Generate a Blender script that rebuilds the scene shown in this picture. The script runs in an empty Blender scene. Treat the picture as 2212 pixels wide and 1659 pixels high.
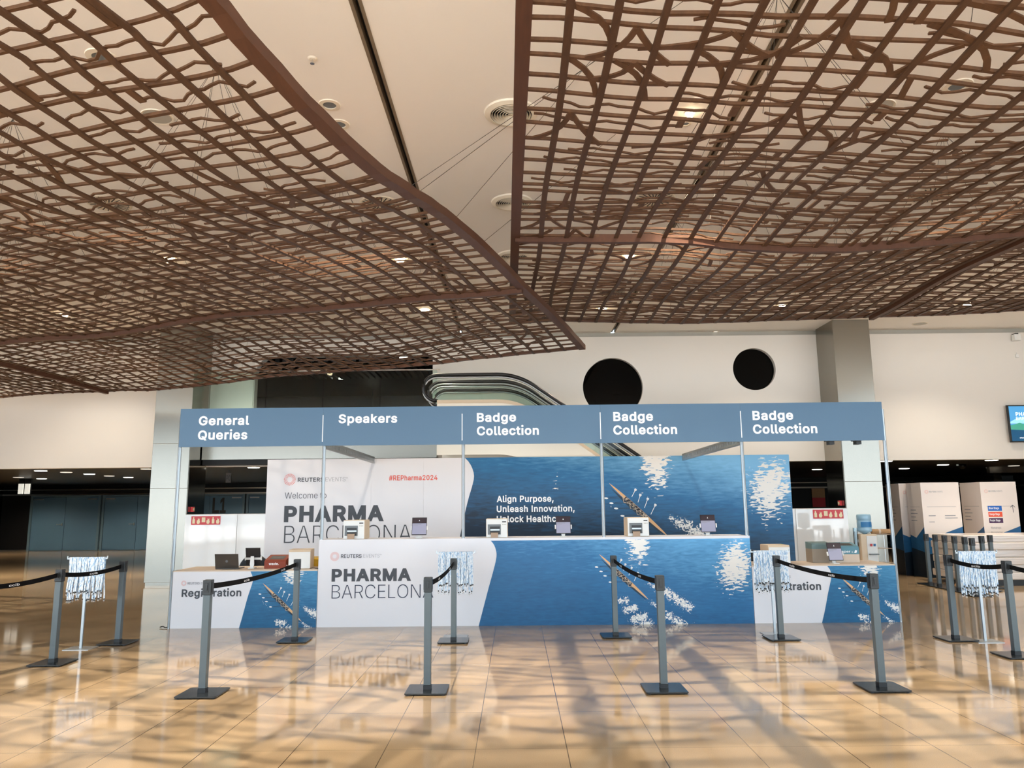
import bpy, bmesh, math, random
from math import sin, cos, pi, radians, atan, sqrt, atan2
from mathutils import Vector, Matrix

SC = bpy.context.scene
COL = SC.collection

# ------------------------------------------------------------------ camera, world, light, exposure
F = 1630.0                                   # focal length in pixels of the 2212 x 1659 frame
HC = 1.6
PITCH, ROLL, YAW = atan(263.6 / F), radians(-.55), atan(5.5 / F)
RM = Matrix.Rotation(YAW, 3, 'Z') @ Matrix.Rotation(pi / 2 + PITCH, 3, 'X') @ Matrix.Rotation(ROLL, 3, 'Z')
CAM0 = Vector((0, 0, HC))
cd = bpy.data.cameras.new('camera')
cd.sensor_width = 36
cd.lens = F / 2212 * 36
cd.clip_end = 200
cam = bpy.data.objects.new('camera', cd)
COL.objects.link(cam)
cam.matrix_world = Matrix.Translation(CAM0) @ RM.to_4x4()
SC.camera = cam

W = bpy.data.worlds.new('daylight')
SC.world = W
W.use_nodes = True
bg = W.node_tree.nodes['Background']
bg.inputs['Color'].default_value = (.70, .87, 1.0, 1)
bg.inputs['Strength'].default_value = 3.5

sl = bpy.data.lights.new('sun', 'SUN'); sl.energy = 28; sl.color = (.97, .98, 1); sl.angle = radians(.53)
sun = bpy.data.objects.new('sun', sl); COL.objects.link(sun)
sun.rotation_euler = (radians(52), 0, radians(-14))      # high behind the camera: reaches the paving and the strip inside the glass front

SPOT_W = 760.0
SC.view_settings.view_transform = 'Standard'
SC.view_settings.look = 'None'
SC.view_settings.exposure = 0.24
SC.view_settings.gamma = 1
SC.view_settings.use_curve_mapping = False

def ray(x, y):
    return RM @ Vector(((x - 1106) / F, -(y - 829.5) / F, -1))
def at(x, y, Y):
    d = ray(x, y); return CAM0 + d * (Y / d.y)
def atz(x, y, z):
    d = ray(x, y); return CAM0 + d * ((z - HC) / d.z)

# ------------------------------------------------------------------ materials
def srgb(r, g, b):
    f = lambda c: (c / 255 / 12.92) if c / 255 <= .04045 else ((c / 255 + .055) / 1.055) ** 2.4
    return (f(r), f(g), f(b), 1)
MATS = {}
def mat(name, col, rough=.5, metal=0, spec=.5, emit=None, es=0, bump=0, bscale=40, var=0, vscale=3, stretch=(1, 1, 1)):
    m = bpy.data.materials.new(name)
    m.use_nodes = True
    nt = m.node_tree; N = nt.nodes; L = nt.links
    p = N['Principled BSDF']
    p.inputs['Base Color'].default_value = col
    p.inputs['Roughness'].default_value = rough
    p.inputs['Metallic'].default_value = metal
    p.inputs['Specular IOR Level'].default_value = spec
    if emit:
        p.inputs['Emission Color'].default_value = emit
        p.inputs['Emission Strength'].default_value = es
    tc = None
    if bump or var:
        tc = N.new('ShaderNodeTexCoord'); mp = N.new('ShaderNodeMapping')
        mp.inputs['Scale'].default_value = stretch
        L.new(tc.outputs['Object'], mp.inputs['Vector'])
    if var:
        nz = N.new('ShaderNodeTexNoise'); nz.inputs['Scale'].default_value = vscale
        nz.inputs['Detail'].default_value = 5
        L.new(mp.outputs[0], nz.inputs['Vector'])
        mx = N.new('ShaderNodeMix'); mx.data_type = 'RGBA'
        mx.inputs['A'].default_value = tuple(c * (1 - var) for c in col[:3]) + (1,)
        mx.inputs['B'].default_value = tuple(min(1, c * (1 + var)) for c in col[:3]) + (1,)
        L.new(nz.outputs['Fac'], mx.inputs['Factor'])
        L.new(mx.outputs['Result'], p.inputs['Base Color'])
    if bump:
        nb = N.new('ShaderNodeTexNoise'); nb.inputs['Scale'].default_value = bscale
        L.new(mp.outputs[0], nb.inputs['Vector'])
        bp = N.new('ShaderNodeBump'); bp.inputs['Strength'].default_value = bump
        bp.inputs['Distance'].default_value = .01
        L.new(nb.outputs['Fac'], bp.inputs['Height'])
        L.new(bp.outputs[0], p.inputs['Normal'])
    MATS[name] = m
    return m

M_wall = mat('wall paint', srgb(226, 221, 214), .7, var=.02, vscale=.6)
M_ceil = mat('ceiling paint', srgb(244, 238, 230), .8, var=.02, vscale=.5)
M_slot = mat('slot dark', (.012, .011, .01, 1), .8)
M_slotedge = mat('slot edge', srgb(120, 104, 84), .6, var=.3, vscale=8)
M_steel = mat('brushed steel', (.30, .278, .24, 1), .24, 1, bump=.03, bscale=6, stretch=(30, 30, .6))
M_steelp = mat('polished steel', (.42, .39, .34, 1), .10, 1, bump=.05, bscale=1.2)
M_clad = mat('escalator cladding', (.66, .57, .46, 1), .28, 1, bump=.02, bscale=2)
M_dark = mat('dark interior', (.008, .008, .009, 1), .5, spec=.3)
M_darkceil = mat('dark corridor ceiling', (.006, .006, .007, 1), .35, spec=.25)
M_door = mat('slate doors', srgb(84, 116, 142), .45, spec=.3, var=.1, vscale=.6)
M_doorframe = mat('slate frame', srgb(92, 118, 134), .4)
M_strip = mat('metal strip', (.45, .42, .36, 1), .3, 1)
M_blackglass = mat('black glass', (.002, .002, .002, 1), .03, spec=.12)
M_black = mat('black plastic', (.010, .010, .011, 1), .42)
M_belt = mat('black webbing', (.004, .004, .005, 1), .9, spec=.12, bump=.15, bscale=300)
M_post = mat('graphite post', srgb(88, 98, 102), .42, .25, var=.04, vscale=20)
M_base = mat('black steel base', (.010, .013, .016, 1), .22, spec=.5)
M_cap = mat('charcoal head', (.018, .021, .023, 1), .4)
M_white = mat('white laminate', srgb(226, 226, 232), .42, var=.01, vscale=2)
M_whitegl = mat('white glossy panel', srgb(232, 236, 240), .06, spec=.9, bump=.02, bscale=3)
M_whitepl = mat('white plastic', srgb(232, 232, 230), .4)
M_cream = mat('cream plastic', srgb(222, 200, 172), .5)
M_greypl = mat('grey plastic', srgb(110, 116, 120), .45)
M_alu = mat('aluminium', (.40, .425, .44, 1), .34, .85)
M_aludark = mat('aluminium groove', (.12, .13, .14, 1), .4, .8)
M_header = mat('header blue', srgb(74, 108, 137), .35, spec=.5, var=.03, vscale=1.5)
M_letter = mat('white lettering', srgb(245, 247, 250), .45)
M_ink = mat('charcoal ink', srgb(64, 68, 76), .5)
M_inklight = mat('grey ink', srgb(84, 88, 98), .5)
M_inknavy = mat('navy ink', srgb(52, 62, 84), .5)
M_inkgrey = mat('pale grey ink', srgb(140, 142, 150), .5)
M_red = mat('coral ink', srgb(226, 92, 76), .5)
M_redpale = mat('pale coral ink', srgb(232, 150, 138), .5)
M_signred = mat('fire sign red', srgb(205, 48, 56), .35)
M_signcream = mat('fire sign cream', srgb(240, 226, 190), .4)
M_wood = mat('brown timber', srgb(80, 55, 37), .5, spec=.25, var=.5, vscale=7, stretch=(4, 1, 3), bump=.1, bscale=60)
M_wood2 = mat('dark timber', srgb(70, 48, 33), .5, spec=.25, var=.5, vscale=9, stretch=(4, 1, 3), bump=.1, bscale=60)
M_woodbeam = mat('red brown timber', srgb(76, 48, 34), .45, spec=.3, var=.3, vscale=6, stretch=(6, .6, 3))
M_cable = mat('steel cable', (.07, .06, .05, 1), .9, 0, spec=.05)
M_tablet = mat('tablet body', (.012, .012, .014, 1), .3)
M_screen = mat('tablet screen', srgb(146, 146, 166), .15, emit=srgb(150, 150, 172), es=.28)
M_screentop = mat('tablet screen picture', srgb(52, 44, 52), .15, emit=srgb(52, 44, 52), es=.2)
M_laptop = mat('laptop lid', srgb(88, 84, 80), .35, .7)
M_waste = mat('red brown card', srgb(140, 62, 42), .7)
M_teal = mat('teal card', srgb(96, 142, 158), .7)
M_tealdk = mat('dull teal card', srgb(104, 128, 130), .7)
M_card = mat('brown card', srgb(182, 142, 100), .75, var=.1, vscale=20)
M_cardpale = mat('pale card', srgb(214, 196, 178), .75)
M_yellow = mat('yellow card', srgb(226, 182, 44), .6)
M_wbottle = mat('water bottle', srgb(150, 190, 215), .12, spec=.7)
M_wblue = mat('bottle label', srgb(40, 120, 180), .4)
M_film = mat('wrapped white boards', srgb(222, 212, 205), .16, spec=.9, bump=.7, bscale=5, stretch=(.4, 1, 7), var=.12, vscale=4)
M_totem = mat('white sign board', srgb(234, 224, 218), .35, bump=.04, bscale=8)
M_lamp = mat('warm lamp', (1, .8, .5, 1), .5, emit=(1, .78, .48, 1), es=26)
M_lampcold = mat('corridor lamp', (1, 1, .9, 1), .5, emit=(1, .95, .82, 1), es=5)
M_lampdim = mat('corridor lamp dim', (1, 1, .9, 1), .5, emit=(1, .92, .8, 1), es=.7)
M_lightbox = mat('light box', (1, 1, .95, 1), .5, emit=(1, .97, .85, 1), es=.55)
M_grille = mat('diffuser white', srgb(228, 216, 196), .5)
M_grey = mat('grey disc', srgb(176, 172, 162), .5)
M_paper = mat('label paper', srgb(176, 150, 128), .7)
M_rubber = mat('handrail rubber', (.006, .006, .007, 1), .35)
M_ground = mat('outdoor paving', srgb(218, 216, 212), .9)
M_chrome = mat('chrome', (.7, .7, .7, 1), .15, 1)
M_hull = mat('varnished hull', srgb(222, 176, 128), .5)
M_crew = mat('crew dark', srgb(44, 44, 52), .6)
M_skin = mat('crew pale', srgb(196, 180, 160), .6)
M_blade = mat('oar blade white', srgb(236, 240, 242), .5)
M_loom = mat('oar shadow line', srgb(22, 48, 66), .5)
M_foam = mat('foam white', srgb(238, 232, 220), .5)
M_lime = mat('lime sticker', srgb(196, 226, 90), .5)
M_slat = mat('dim slats', (.02, .02, .018, 1), .5)

def glass_mat(name, tint, gloss=.12):
    m = bpy.data.materials.new(name); m.use_nodes = True
    nt = m.node_tree; N = nt.nodes; L = nt.links
    N.remove(N['Principled BSDF'])
    t = N.new('ShaderNodeBsdfTransparent'); t.inputs['Color'].default_value = tint
    g = N.new('ShaderNodeBsdfGlossy'); g.inputs['Roughness'].default_value = .02
    fr = N.new('ShaderNodeFresnel'); fr.inputs['IOR'].default_value = 1.35
    mx = N.new('ShaderNodeMixShader')
    L.new(fr.outputs[0], mx.inputs[0]); L.new(t.outputs[0], mx.inputs[1]); L.new(g.outputs[0], mx.inputs[2])
    L.new(mx.outputs[0], N['Material Output'].inputs['Surface'])
    return m
M_glass = glass_mat('balustrade glass', (.90, .965, .945, 1))
M_bottleglass = glass_mat('clear blue plastic', (.86, .93, .97, 1))

def floor_mat():
    m = bpy.data.materials.new('polished stone floor'); m.use_nodes = True
    nt = m.node_tree; N = nt.nodes; L = nt.links; p = N['Principled BSDF']
    tc = N.new('ShaderNodeTexCoord'); mp = N.new('ShaderNodeMapping')
    mp.inputs['Location'].default_value = (-.325, .1, 0)
    L.new(tc.outputs['Object'], mp.inputs['Vector'])
    br = N.new('ShaderNodeTexBrick')
    br.offset = 0; br.squash = 1
    br.inputs['Scale'].default_value = 1; br.inputs['Mortar Size'].default_value = .0022
    br.inputs['Mortar Smooth'].default_value = .1
    br.inputs['Brick Width'].default_value = .608; br.inputs['Row Height'].default_value = .91
    b2 = N.new('ShaderNodeTexBrick'); b2.offset = 0
    b2.inputs['Scale'].default_value = 1; b2.inputs['Mortar Size'].default_value = .0030; b2.inputs['Mortar Smooth'].default_value = .1
    b2.inputs['Brick Width'].default_value = .608; b2.inputs['Row Height'].default_value = 500
    L.new(mp.outputs[0], b2.inputs['Vector'])
    br.inputs['Color1'].default_value = (.475, .475, .475, 1); br.inputs['Color2'].default_value = (.525, .525, .525, 1)
    L.new(mp.outputs[0], br.inputs['Vector'])
    n1 = N.new('ShaderNodeTexNoise'); n1.inputs['Scale'].default_value = 220; n1.inputs['Detail'].default_value = 3
    L.new(tc.outputs['Object'], n1.inputs['Vector'])
    n2 = N.new('ShaderNodeTexNoise'); n2.inputs['Scale'].default_value = 1.2; n2.inputs['Detail'].default_value = 6
    L.new(tc.outputs['Object'], n2.inputs['Vector'])
    ra = N.new('ShaderNodeValToRGB')
    ra.color_ramp.elements[0].position = .3; ra.color_ramp.elements[0].color = (.255, .176, .100, 1)
    ra.color_ramp.elements[1].position = .7; ra.color_ramp.elements[1].color = (.45, .327, .198, 1)
    ad = N.new('ShaderNodeMath'); ad.operation = 'MULTIPLY_ADD'
    L.new(n1.outputs['Fac'], ad.inputs[0]); ad.inputs[1].default_value = .45
    a2 = N.new('ShaderNodeMath'); a2.operation = 'MULTIPLY_ADD'
    L.new(n2.outputs['Fac'], a2.inputs[0]); a2.inputs[1].default_value = .35; a2.inputs[2].default_value = .1
    L.new(a2.outputs[0], ad.inputs[2])
    L.new(ad.outputs[0], ra.inputs[0])
    # tile-to-tile difference
    mt = N.new('ShaderNodeMix'); mt.data_type = 'RGBA'; mt.blend_type = 'OVERLAY'
    mt.inputs['Factor'].default_value = .45
    L.new(ra.outputs[0], mt.inputs['A']); L.new(br.outputs['Color'], mt.inputs['B'])
    # joints: some are tight and hardly show
    nj = N.new('ShaderNodeTexNoise'); nj.inputs['Scale'].default_value = .55; nj.inputs['Detail'].default_value = 2
    L.new(tc.outputs['Object'], nj.inputs['Vector'])
    mr = N.new('ShaderNodeMapRange'); mr.inputs['From Min'].default_value = .42; mr.inputs['From Max'].default_value = .58
    mr.inputs['To Min'].default_value = .25
    L.new(nj.outputs['Fac'], mr.inputs['Value'])
    mu = N.new('ShaderNodeMath'); mu.operation = 'MULTIPLY'
    L.new(b2.outputs['Fac'], mu.inputs[0]); L.new(mr.outputs[0], mu.inputs[1])
    m2 = N.new('ShaderNodeMath'); m2.operation = 'MULTIPLY_ADD'
    L.new(br.outputs['Fac'], m2.inputs[0]); m2.inputs[1].default_value = .22; L.new(mu.outputs[0], m2.inputs[2])
    mu = m2; m2.use_clamp = True
    mj = N.new('ShaderNodeMix'); mj.data_type = 'RGBA'
    mj.inputs['B'].default_value = (.05, .03, .018, 1)
    L.new(mu.outputs[0], mj.inputs['Factor']); L.new(mt.outputs['Result'], mj.inputs['A'])
    L.new(mj.outputs['Result'], p.inputs['Base Color'])
    nr = N.new('ShaderNodeMapRange'); nr.inputs['To Min'].default_value = .05; nr.inputs['To Max'].default_value = .09
    L.new(n2.outputs['Fac'], nr.inputs['Value']); L.new(nr.outputs[0], p.inputs['Roughness'])
    p.inputs['Specular IOR Level'].default_value = .5
    return m
M_floor = floor_mat()

def lanyard_mat():
    m = bpy.data.materials.new('dashed ribbon'); m.use_nodes = True
    nt = m.node_tree; N = nt.nodes; L = nt.links; p = N['Principled BSDF']
    tc = N.new('ShaderNodeTexCoord'); mp = N.new('ShaderNodeMapping')
    mp.inputs['Scale'].default_value = (120, 120, 24)
    oi = N.new('ShaderNodeObjectInfo'); ad = N.new('ShaderNodeVectorMath'); ad.operation = 'ADD'
    L.new(tc.outputs['Object'], mp.inputs['Vector'])
    sc_ = N.new('ShaderNodeVectorMath'); sc_.operation = 'SCALE'; sc_.inputs['Scale'].default_value = 90
    L.new(oi.outputs['Location'], sc_.inputs[0])
    L.new(mp.outputs[0], ad.inputs[0]); L.new(sc_.outputs[0], ad.inputs[1])
    v = N.new('ShaderNodeTexNoise'); v.inputs['Scale'].default_value = 1; v.inputs['Detail'].default_value = 1
    L.new(ad.outputs[0], v.inputs['Vector'])
    ra = N.new('ShaderNodeValToRGB'); ra.color_ramp.interpolation = 'CONSTANT'
    e = ra.color_ramp.elements
    e[0].position = 0; e[0].color = srgb(132, 168, 206)
    e[1].position = .40; e[1].color = srgb(180, 208, 232)
    e.new(.47).color = srgb(228, 236, 244)
    e.new(.62).color = srgb(165, 188, 212)
    e.new(.68).color = srgb(236, 240, 246)
    L.new(v.outputs['Fac'], ra.inputs[0]); L.new(ra.outputs[0], p.inputs['Base Color'])
    p.inputs['Roughness'].default_value = .6
    return m
M_lanyard = lanyard_mat()

def water_mat(name, lo, mid, hi, unit):
    """printed lake: 'shade', 'glint' and 'foam' are drawn on the print, ripples are procedural; unit = metres per drawing pixel"""
    m = bpy.data.materials.new(name); m.use_nodes = True
    nt = m.node_tree; N = nt.nodes; L = nt.links; p = N['Principled BSDF']
    tc = N.new('ShaderNodeTexCoord')
    def noise(sx, sz, detail=3, rot=0, dist=0):
        mp = N.new('ShaderNodeMapping')
        mp.inputs['Scale'].default_value = (1 / (unit * sx), 1, 1 / (unit * sz)); mp.inputs['Rotation'].default_value = (0, rot, 0)
        L.new(tc.outputs['Object'], mp.inputs['Vector'])
        n = N.new('ShaderNodeTexNoise'); n.inputs['Scale'].default_value = 1; n.inputs['Detail'].default_value = detail
        n.inputs['Distortion'].default_value = dist
        L.new(mp.outputs[0], n.inputs['Vector']); return n.outputs['Fac']
    def attr(a):
        n = N.new('ShaderNodeAttribute'); n.attribute_name = a; return n.outputs['Fac']
    def math(op, a, b, c=None):
        n = N.new('ShaderNodeMath'); n.operation = op
        for i, v in enumerate((a, b, c)):
            if v is None: continue
            if isinstance(v, (int, float)): n.inputs[i].default_value = v
            else: L.new(v, n.inputs[i])
        return n.outputs[0]
    r1 = noise(26, 5, 3, .12, .4); r2 = noise(120, 30, 2, -.5)
    s = math('ADD', attr('shade'), math('MULTIPLY_ADD', r1, .42, -.21))
    s = math('ADD', s, math('MULTIPLY_ADD', r2, .22, -.11))
    ra = N.new('ShaderNodeValToRGB'); e = ra.color_ramp.elements
    e[0].position = 0; e[0].color = lo; e[1].position = 1; e[1].color = hi
    e.new(.5).color = mid
    L.new(s, ra.inputs[0])
    gn = noise(15, 4.2, 2, .1, .6)
    gm = N.new('ShaderNodeMapRange'); gm.inputs['From Min'].default_value = 1.0; gm.inputs['From Max'].default_value = 1.06
    L.new(math('ADD', attr('glint'), gn), gm.inputs['Value'])
    fn = noise(7, 7, 4, .4, 1.5)
    fm = N.new('ShaderNodeMapRange'); fm.inputs['From Min'].default_value = 1.0; fm.inputs['From Max'].default_value = 1.1
    L.new(math('ADD', attr('foam'), fn), fm.inputs['Value'])
    w = math('MAXIMUM', gm.outputs[0], fm.outputs[0])
    mx = N.new('ShaderNodeMix'); mx.data_type = 'RGBA'; mx.inputs['B'].default_value = srgb(238, 236, 232)
    L.new(w, mx.inputs['Factor']); L.new(ra.outputs[0], mx.inputs['A'])
    L.new(mx.outputs['Result'], p.inputs['Base Color'])
    p.inputs['Roughness'].default_value = .4; p.inputs['Specular IOR Level'].default_value = .4
    return m

# ------------------------------------------------------------------ helpers
class MB:
    """collects vertices and faces; build() links them as ONE mesh object"""
    def __init__(s): s.v = []; s.f = []
    def add(s, vs, fs):
        o = len(s.v); s.v += [tuple(v) for v in vs]; s.f += [tuple(i + o for i in f) for f in fs]; return s
    def box(s, x0, x1, y0, y1, z0, z1, M=None):
        vs = [Vector((x, y, z)) for z in (z0, z1) for y in (y0, y1) for x in (x0, x1)]
        if M: vs = [M @ v for v in vs]
        return s.add(vs, [(0, 2, 3, 1), (4, 5, 7, 6), (0, 1, 5, 4), (2, 6, 7, 3), (0, 4, 6, 2), (1, 3, 7, 5)])
    def cbox(s, c, d, M=None):
        return s.box(c[0] - d[0] / 2, c[0] + d[0] / 2, c[1] - d[1] / 2, c[1] + d[1] / 2, c[2] - d[2] / 2, c[2] + d[2] / 2, M)
    def prism(s, pts, y0, y1, axis='y', M=None):
        """pts = outline; extruded along axis"""
        n = len(pts); vs = []
        for y in (y0, y1):
            for a, b in pts:
                vs.append(Vector((a, y, b)) if axis == 'y' else Vector((a, b, y)) if axis == 'z' else Vector((y, a, b)))
        if M: vs = [M @ v for v in vs]
        fs = [tuple(range(n)), tuple(range(2 * n - 1, n - 1, -1))]
        fs += [(i, i + n, (i + 1) % n + n, (i + 1) % n) for i in range(n)]
        return s.add(vs, fs)
    def tube(s, pts, r, n=8, closed=False):
        pts = [Vector(p) for p in pts]; k = len(pts); vs = []; fs = []
        rr = r if isinstance(r, (list, tuple)) else [r] * k
        for i, p in enumerate(pts):
            t = (pts[min(i + 1, k - 1)] - pts[max(i - 1, 0)])
            if closed: t = pts[(i + 1) % k] - pts[i - 1]
            t.normalize()
            u = t.cross(Vector((0, 0, 1)) if abs(t.z) < .9 else Vector((1, 0, 0))).normalized(); w = t.cross(u)
            vs += [p + (u * cos(2 * pi * j / n) + w * sin(2 * pi * j / n)) * rr[i] for j in range(n)]
        m = k if closed else k - 1
        for i in range(m):
            for j in range(n):
                a, b = i * n + j, i * n + (j + 1) % n; c, d = ((i + 1) % k) * n + (j + 1) % n, ((i + 1) % k) * n + j
                fs.append((a, b, c, d))
        if not closed: fs += [tuple(range(n))[::-1], tuple(range((k - 1) * n, k * n))]
        return s.add(vs, fs)
    def lathe(s, prof, c=(0, 0, 0), n=24):
        vs = []; fs = []; k = len(prof)
        for r, z in prof:
            vs += [(c[0] + r * cos(2 * pi * j / n), c[1] + r * sin(2 * pi * j / n), c[2] + z) for j in range(n)]
        for i in range(k - 1):
            for j in range(n):
                fs.append((i * n + j, i * n + (j + 1) % n, (i + 1) * n + (j + 1) % n, (i + 1) * n + j))
        if prof[0] != prof[-1]: fs += [tuple(range(n))[::-1], tuple(range((k - 1) * n, k * n))]
        return s.add(vs, fs)
    def sweep(s, pts, w, h, up=None):
        """rectangular bar along pts, lying flat: w sideways, h upwards"""
        pts = [Vector(p) for p in pts]; k = len(pts); vs = []; fs = []
        for i, p in enumerate(pts):
            t = (pts[min(i + 1, k - 1)] - pts[max(i - 1, 0)]).normalized()
            sd = Vector((t.y, -t.x, 0)); sd = sd.normalized() if sd.length > 1e-6 else Vector((1, 0, 0))
            u = sd.cross(t).normalized()
            if u.z < 0: u = -u
            vs += [p - sd * w / 2 - u * h / 2, p + sd * w / 2 - u * h / 2, p + sd * w / 2 + u * h / 2, p - sd * w / 2 + u * h / 2]
        for i in range(k - 1):
            for j in range(4):
                fs.append((i * 4 + j, i * 4 + (j + 1) % 4, i * 4 + 4 + (j + 1) % 4, i * 4 + 4 + j))
        fs += [(3, 2, 1, 0), tuple(range((k - 1) * 4, k * 4))]
        return s.add(vs, fs)
    def poly(s, pts):
        return s.add(pts, [tuple(range(len(pts)))])
    def build(s, name, m, parent=None, bevel=0, smooth=False, local=False):
        off = Vector((0, 0, 0))
        if parent and not local: off = root_of(parent).location
        me = bpy.data.meshes.new(name)
        me.from_pydata([Vector(v) - off for v in s.v], [], s.f)
        bm = bmesh.new(); bm.from_mesh(me); bmesh.ops.recalc_face_normals(bm, faces=bm.faces); bm.to_mesh(me); bm.free()
        me.materials.append(m)
        if smooth:
            for p in me.polygons: p.use_smooth = True
        o = bpy.data.objects.new(name, me); COL.objects.link(o)
        if parent: o.parent = parent
        if bevel:
            b = o.modifiers.new('bevel', 'BEVEL'); b.width = bevel; b.segments = 2; b.limit_method = 'ANGLE'
        return o

def root_of(o):
    while o.parent: o = o.parent
    return o
def tag(o, label, cat, group=None, kind=None):
    if label: o['label'] = label
    if cat: o['category'] = cat
    if group: o['group'] = group
    if kind: o['kind'] = kind
    return o
def thing(name, label, cat, loc=(0, 0, 0), group=None):
    o = bpy.data.objects.new(name, None); COL.objects.link(o); o.location = loc; o.empty_display_size = .1
    return tag(o, label, cat, group)
def struct(o):
    o['kind'] = 'structure'; return o
def kids(o): return [c for c in bpy.data.objects if c.parent == o]
def copy_tree(o, parent=None):
    c = o.copy(); COL.objects.link(c)
    if parent: c.parent = parent
    for k in kids(o): copy_tree(k, c)
    return c

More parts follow.
